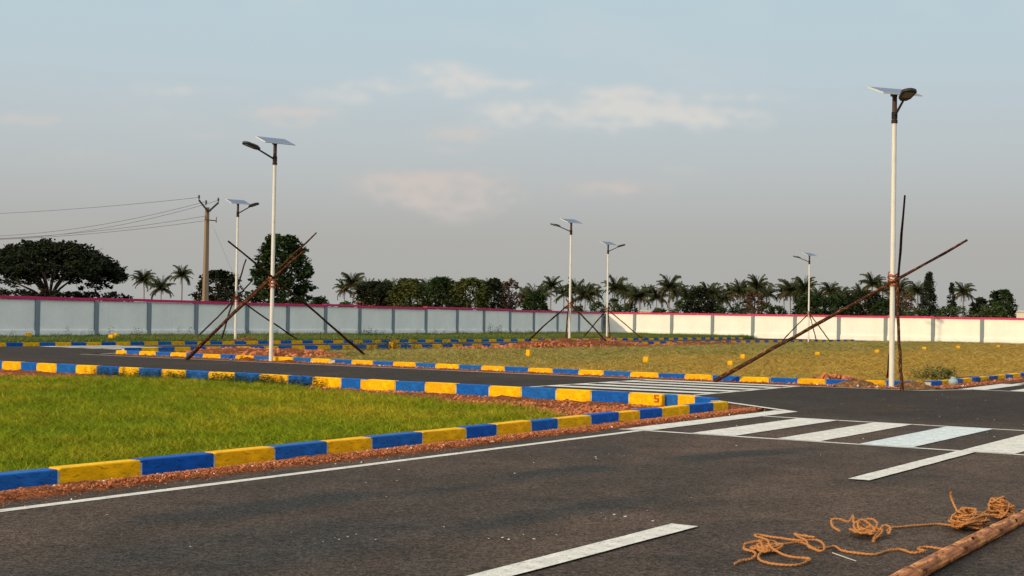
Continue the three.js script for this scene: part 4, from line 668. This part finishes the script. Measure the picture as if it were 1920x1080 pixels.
const PALMS = [[287.9, -74.9, 10.45], [260.6, -64.5, 8.38], [288.2, -67.2, 11.35], [271.5, -54.6, 9.5], [270.4, -30.5, 10.07], [239.0, -24.3, 8.04], [288.5, -26.6, 9.22], [225.4, -18.6, 7.74], [241.4, -17.3, 7.96], [253.3, -12.9, 8.93], [275.7, -4.4, 9.23], [237.8, 3.8, 7.58], [281.1, 7.9, 10.33], [288.9, 13.0, 10.01], [235.6, 12.2, 7.85], [263.8, 19.3, 9.89], [225.6, 20.2, 7.46], [250.1, 25.6, 7.7], [227.9, 25.3, 9.15], [287.2, 35.6, 8.72], [253.3, 35.1, 8.79], [286.7, 42.6, 8.61], [276.1, 44.4, 9.96], [281.3, 48.7, 11.24], [236.3, 46.5, 9.33], [229.9, 47.5, 9.41], [264.0, 59.3, 9.68], [235.9, 56.3, 7.53], [272.7, 69.4, 11.62], [251.5, 68.4, 9.96], [259.3, 74.3, 9.7], [285.9, 91.1, 10.48]];
const BACK = [[300.0, -35.4, 9.29], [310.0, -32.9, 9.26], [300.0, -26.2, 8.99], [310.0, -23.9, 9.64], [300.0, -18.1, 9.69], [300.0, -12.6, 9.22], [310.0, 2.9, 8.46], [315.0, 6.9, 9.23], [310.0, 11.4, 9.42], [312.0, 18.2, 9.35], [312.0, 24.9, 10.17], [318.0, 26.3, 9.15], [312.0, 29.9, 9.43], [314.0, 36.8, 10.18], [318.0, 41.3, 9.64], [312.0, 44.8, 9.80], [312.0, 48.1, 9.97], [318.0, 53.0, 10.80], [312.0, 56.0, 10.34], [312.0, 59.8, 10.05], [318.0, 64.2, 10.75], [312.0, 67.5, 9.59], [314.0, 73.0, 9.96], [314.0, 77.3, 10.63], [316.0, 82.6, 11.48], [312.0, 86.8, 10.50]];
const PL = ['leftmost coconut palm, beside the huge umbrella tree', 'second coconut palm from the left, lower than its neighbours', 'third coconut palm from the left, near the electric pole', 'coconut palm behind the low tree at the electric pole', 'lone tall coconut palm at the left end of the middle grove', 'palm top just right of the lone tall palm', 'third palm top from the left in the middle grove', 'fourth palm top from the left in the middle grove', 'palm top above the olive tree', 'palm top above the dark tree in the middle grove', 'palm top above the second olive tree', 'coconut palm just right of the reddish bare tree', 'full coconut palm left of the taller middle lamp post', 'coconut palm behind the taller middle lamp post', 'coconut palm between the two middle lamp posts', 'full coconut palm just right of the shorter middle lamp post', 'second coconut palm right of the shorter middle lamp post', 'small third palm right of the shorter middle lamp post', 'tallest coconut palm over the left part of the cream wall', 'small palm just right of the tallest palm over the cream wall', 'palm beside the dark tree over the cream wall', 'low palm right of the dark tree over the cream wall', 'left one of a tall pair of palms over the cream wall', 'right taller one of a pair of palms over the cream wall', 'palm just left of the farthest lamp post', 'palm directly behind the farthest lamp post', 'bushy palm right of the farthest lamp post', 'low palm halfway between the farthest and nearest lamp posts', 'tall palm left of the nearest lamp post', 'palm hidden behind the nearest lamp post', 'palm left of the pointed feathery tree', 'lone coconut palm right of the pointed feathery tree'];
const BZ = ['in the middle grove', 'in the middle grove', 'in the middle grove', 'in the middle grove', 'in the middle grove', 'in the middle grove', 'near the two middle lamp posts', 'near the two middle lamp posts', 'near the two middle lamp posts', 'near the two middle lamp posts', 'near the two middle lamp posts', 'over the left part of the cream wall', 'over the left part of the cream wall', 'over the left part of the cream wall', 'over the left part of the cream wall', 'over the middle of the cream wall', 'over the middle of the cream wall', 'over the middle of the cream wall', 'over the middle of the cream wall', 'near the farthest lamp post', 'near the farthest lamp post', 'near the farthest lamp post', 'near the farthest lamp post', 'near the nearest lamp post', 'near the nearest lamp post', 'near the nearest lamp post'];
PALMS.concat(BACK).forEach(([d, s, top], i) => {
  const [x, z] = spot(d, s), R = rng(6000 + i), g = thing('coconut_palm', PL[i] ?? ['first', 'second', 'third', 'fourth', 'fifth', 'sixth'][BZ.slice(0, i - PL.length).filter((q) => q === BZ[i - PL.length]).length] + ' from left of the small back palms ' + BZ[i - PL.length], 'palm tree', x, 0, z, 0, i < PL.length ? 'coconut palms beyond the wall' : 'back row palms ' + BZ[i - PL.length]), size = .82 + R() * .28, H = top - 2.55 * size;
  const t = part('trunk', palmTrunkGeo[i % 4], M.palmTrunk, g); t.scale.set(H, H, H); t.rotation.y = R() * 6;
  const cr = new THREE.Group(); cr.name = 'crown'; cr.position.y = H - .05; g.add(cr);
  for (let k = 0; k < 38; k++) { const ring = k < 12 ? 0 : k < 26 ? 1 : 2, f = part('frond', FR[ring * 3 + Math.floor(R() * 3)], k > 34 && R() < .7 ? M.frondDead : M.frond, cr); f.rotation.set(0, k * 2.4 + R() * .5, 0); f.rotation.order = 'YXZ'; f.rotation.z = (R() - .5) * .3 - (ring === 2 ? .35 * R() : 0); f.scale.setScalar(size * (.85 + R() * .3)); }
});

// ---------------------------------------------------------------- small buildings glimpsed between the trees
function house(label, depth, side, w, h, m, lift) {
  const [x, z] = spot(depth, side), g = thing('small_house', label, 'house', x, 0, z, -HEAD);
  part('wall', box(w, h, 4, 0, h / 2, 0), m, g);
  const rf = part('roof', lift ? (() => { const s = new THREE.Shape([[-w / 2 - .3, 0], [w / 2 + .3, 0], [0, lift]].map((q) => new THREE.Vector2(...q))); const e = new THREE.ExtrudeGeometry(s, { depth: 4.4, bevelEnabled: false }); e.translate(0, h + .003, -2.2); return e; })() : box(w + .4, .18, 4.4, 0, h + .093, 0), lift ? M.roofTile : M.houseWhite, g);
  for (const s of [-1, 1]) { const wd = part('window', box(.8, .9, .08, s * w * .26, h - .95, 2.01), M.houseWhite, g); part('pane', box(.64, .74, .03, s * w * .26, h - .95, 2.06), M.windowDark, wd); }
  part('door', box(.8, 1.9, .06, 0, .95, 2.02), M.roofTile, g);
  return g;
}
house('small reddish house below the dark trees left of the middle grove', 222, -21.7, 5.0, 3.3, M.houseWall, .75);
house('tiny pale house between the palms left of the electric pole', 205, -42.6, 2.6, 3.1, M.houseWall, .6);
house('low pale building under the palms over the cream wall', 262, 26.8, 6.4, 2.9, M.houseWhite, 0);
house('pale flat roofed building at the right edge above the wall', 230, 82.0, 4.4, 3.7, M.houseWhite, 0);
{ const R = rng(71); const [x, z] = spot(222, -21.7); for (const o of [-.55, .75]) { const g = thing('chimney_post', (o < 0 ? 'left' : 'right') + ' one of two small white posts on the reddish house', 'post', x + RGT[0] * o * 1.6, 3.7, z + RGT[1] * o * 1.6, -HEAD, 'white posts on the reddish house'); part('shaft', box(.5, .9, .5, 0, .1, 0), M.houseWhite, g); part('cap', box(.62, .12, .62, 0, .62, 0), M.houseWhite, g); } }

renderer.render(scene, camera);
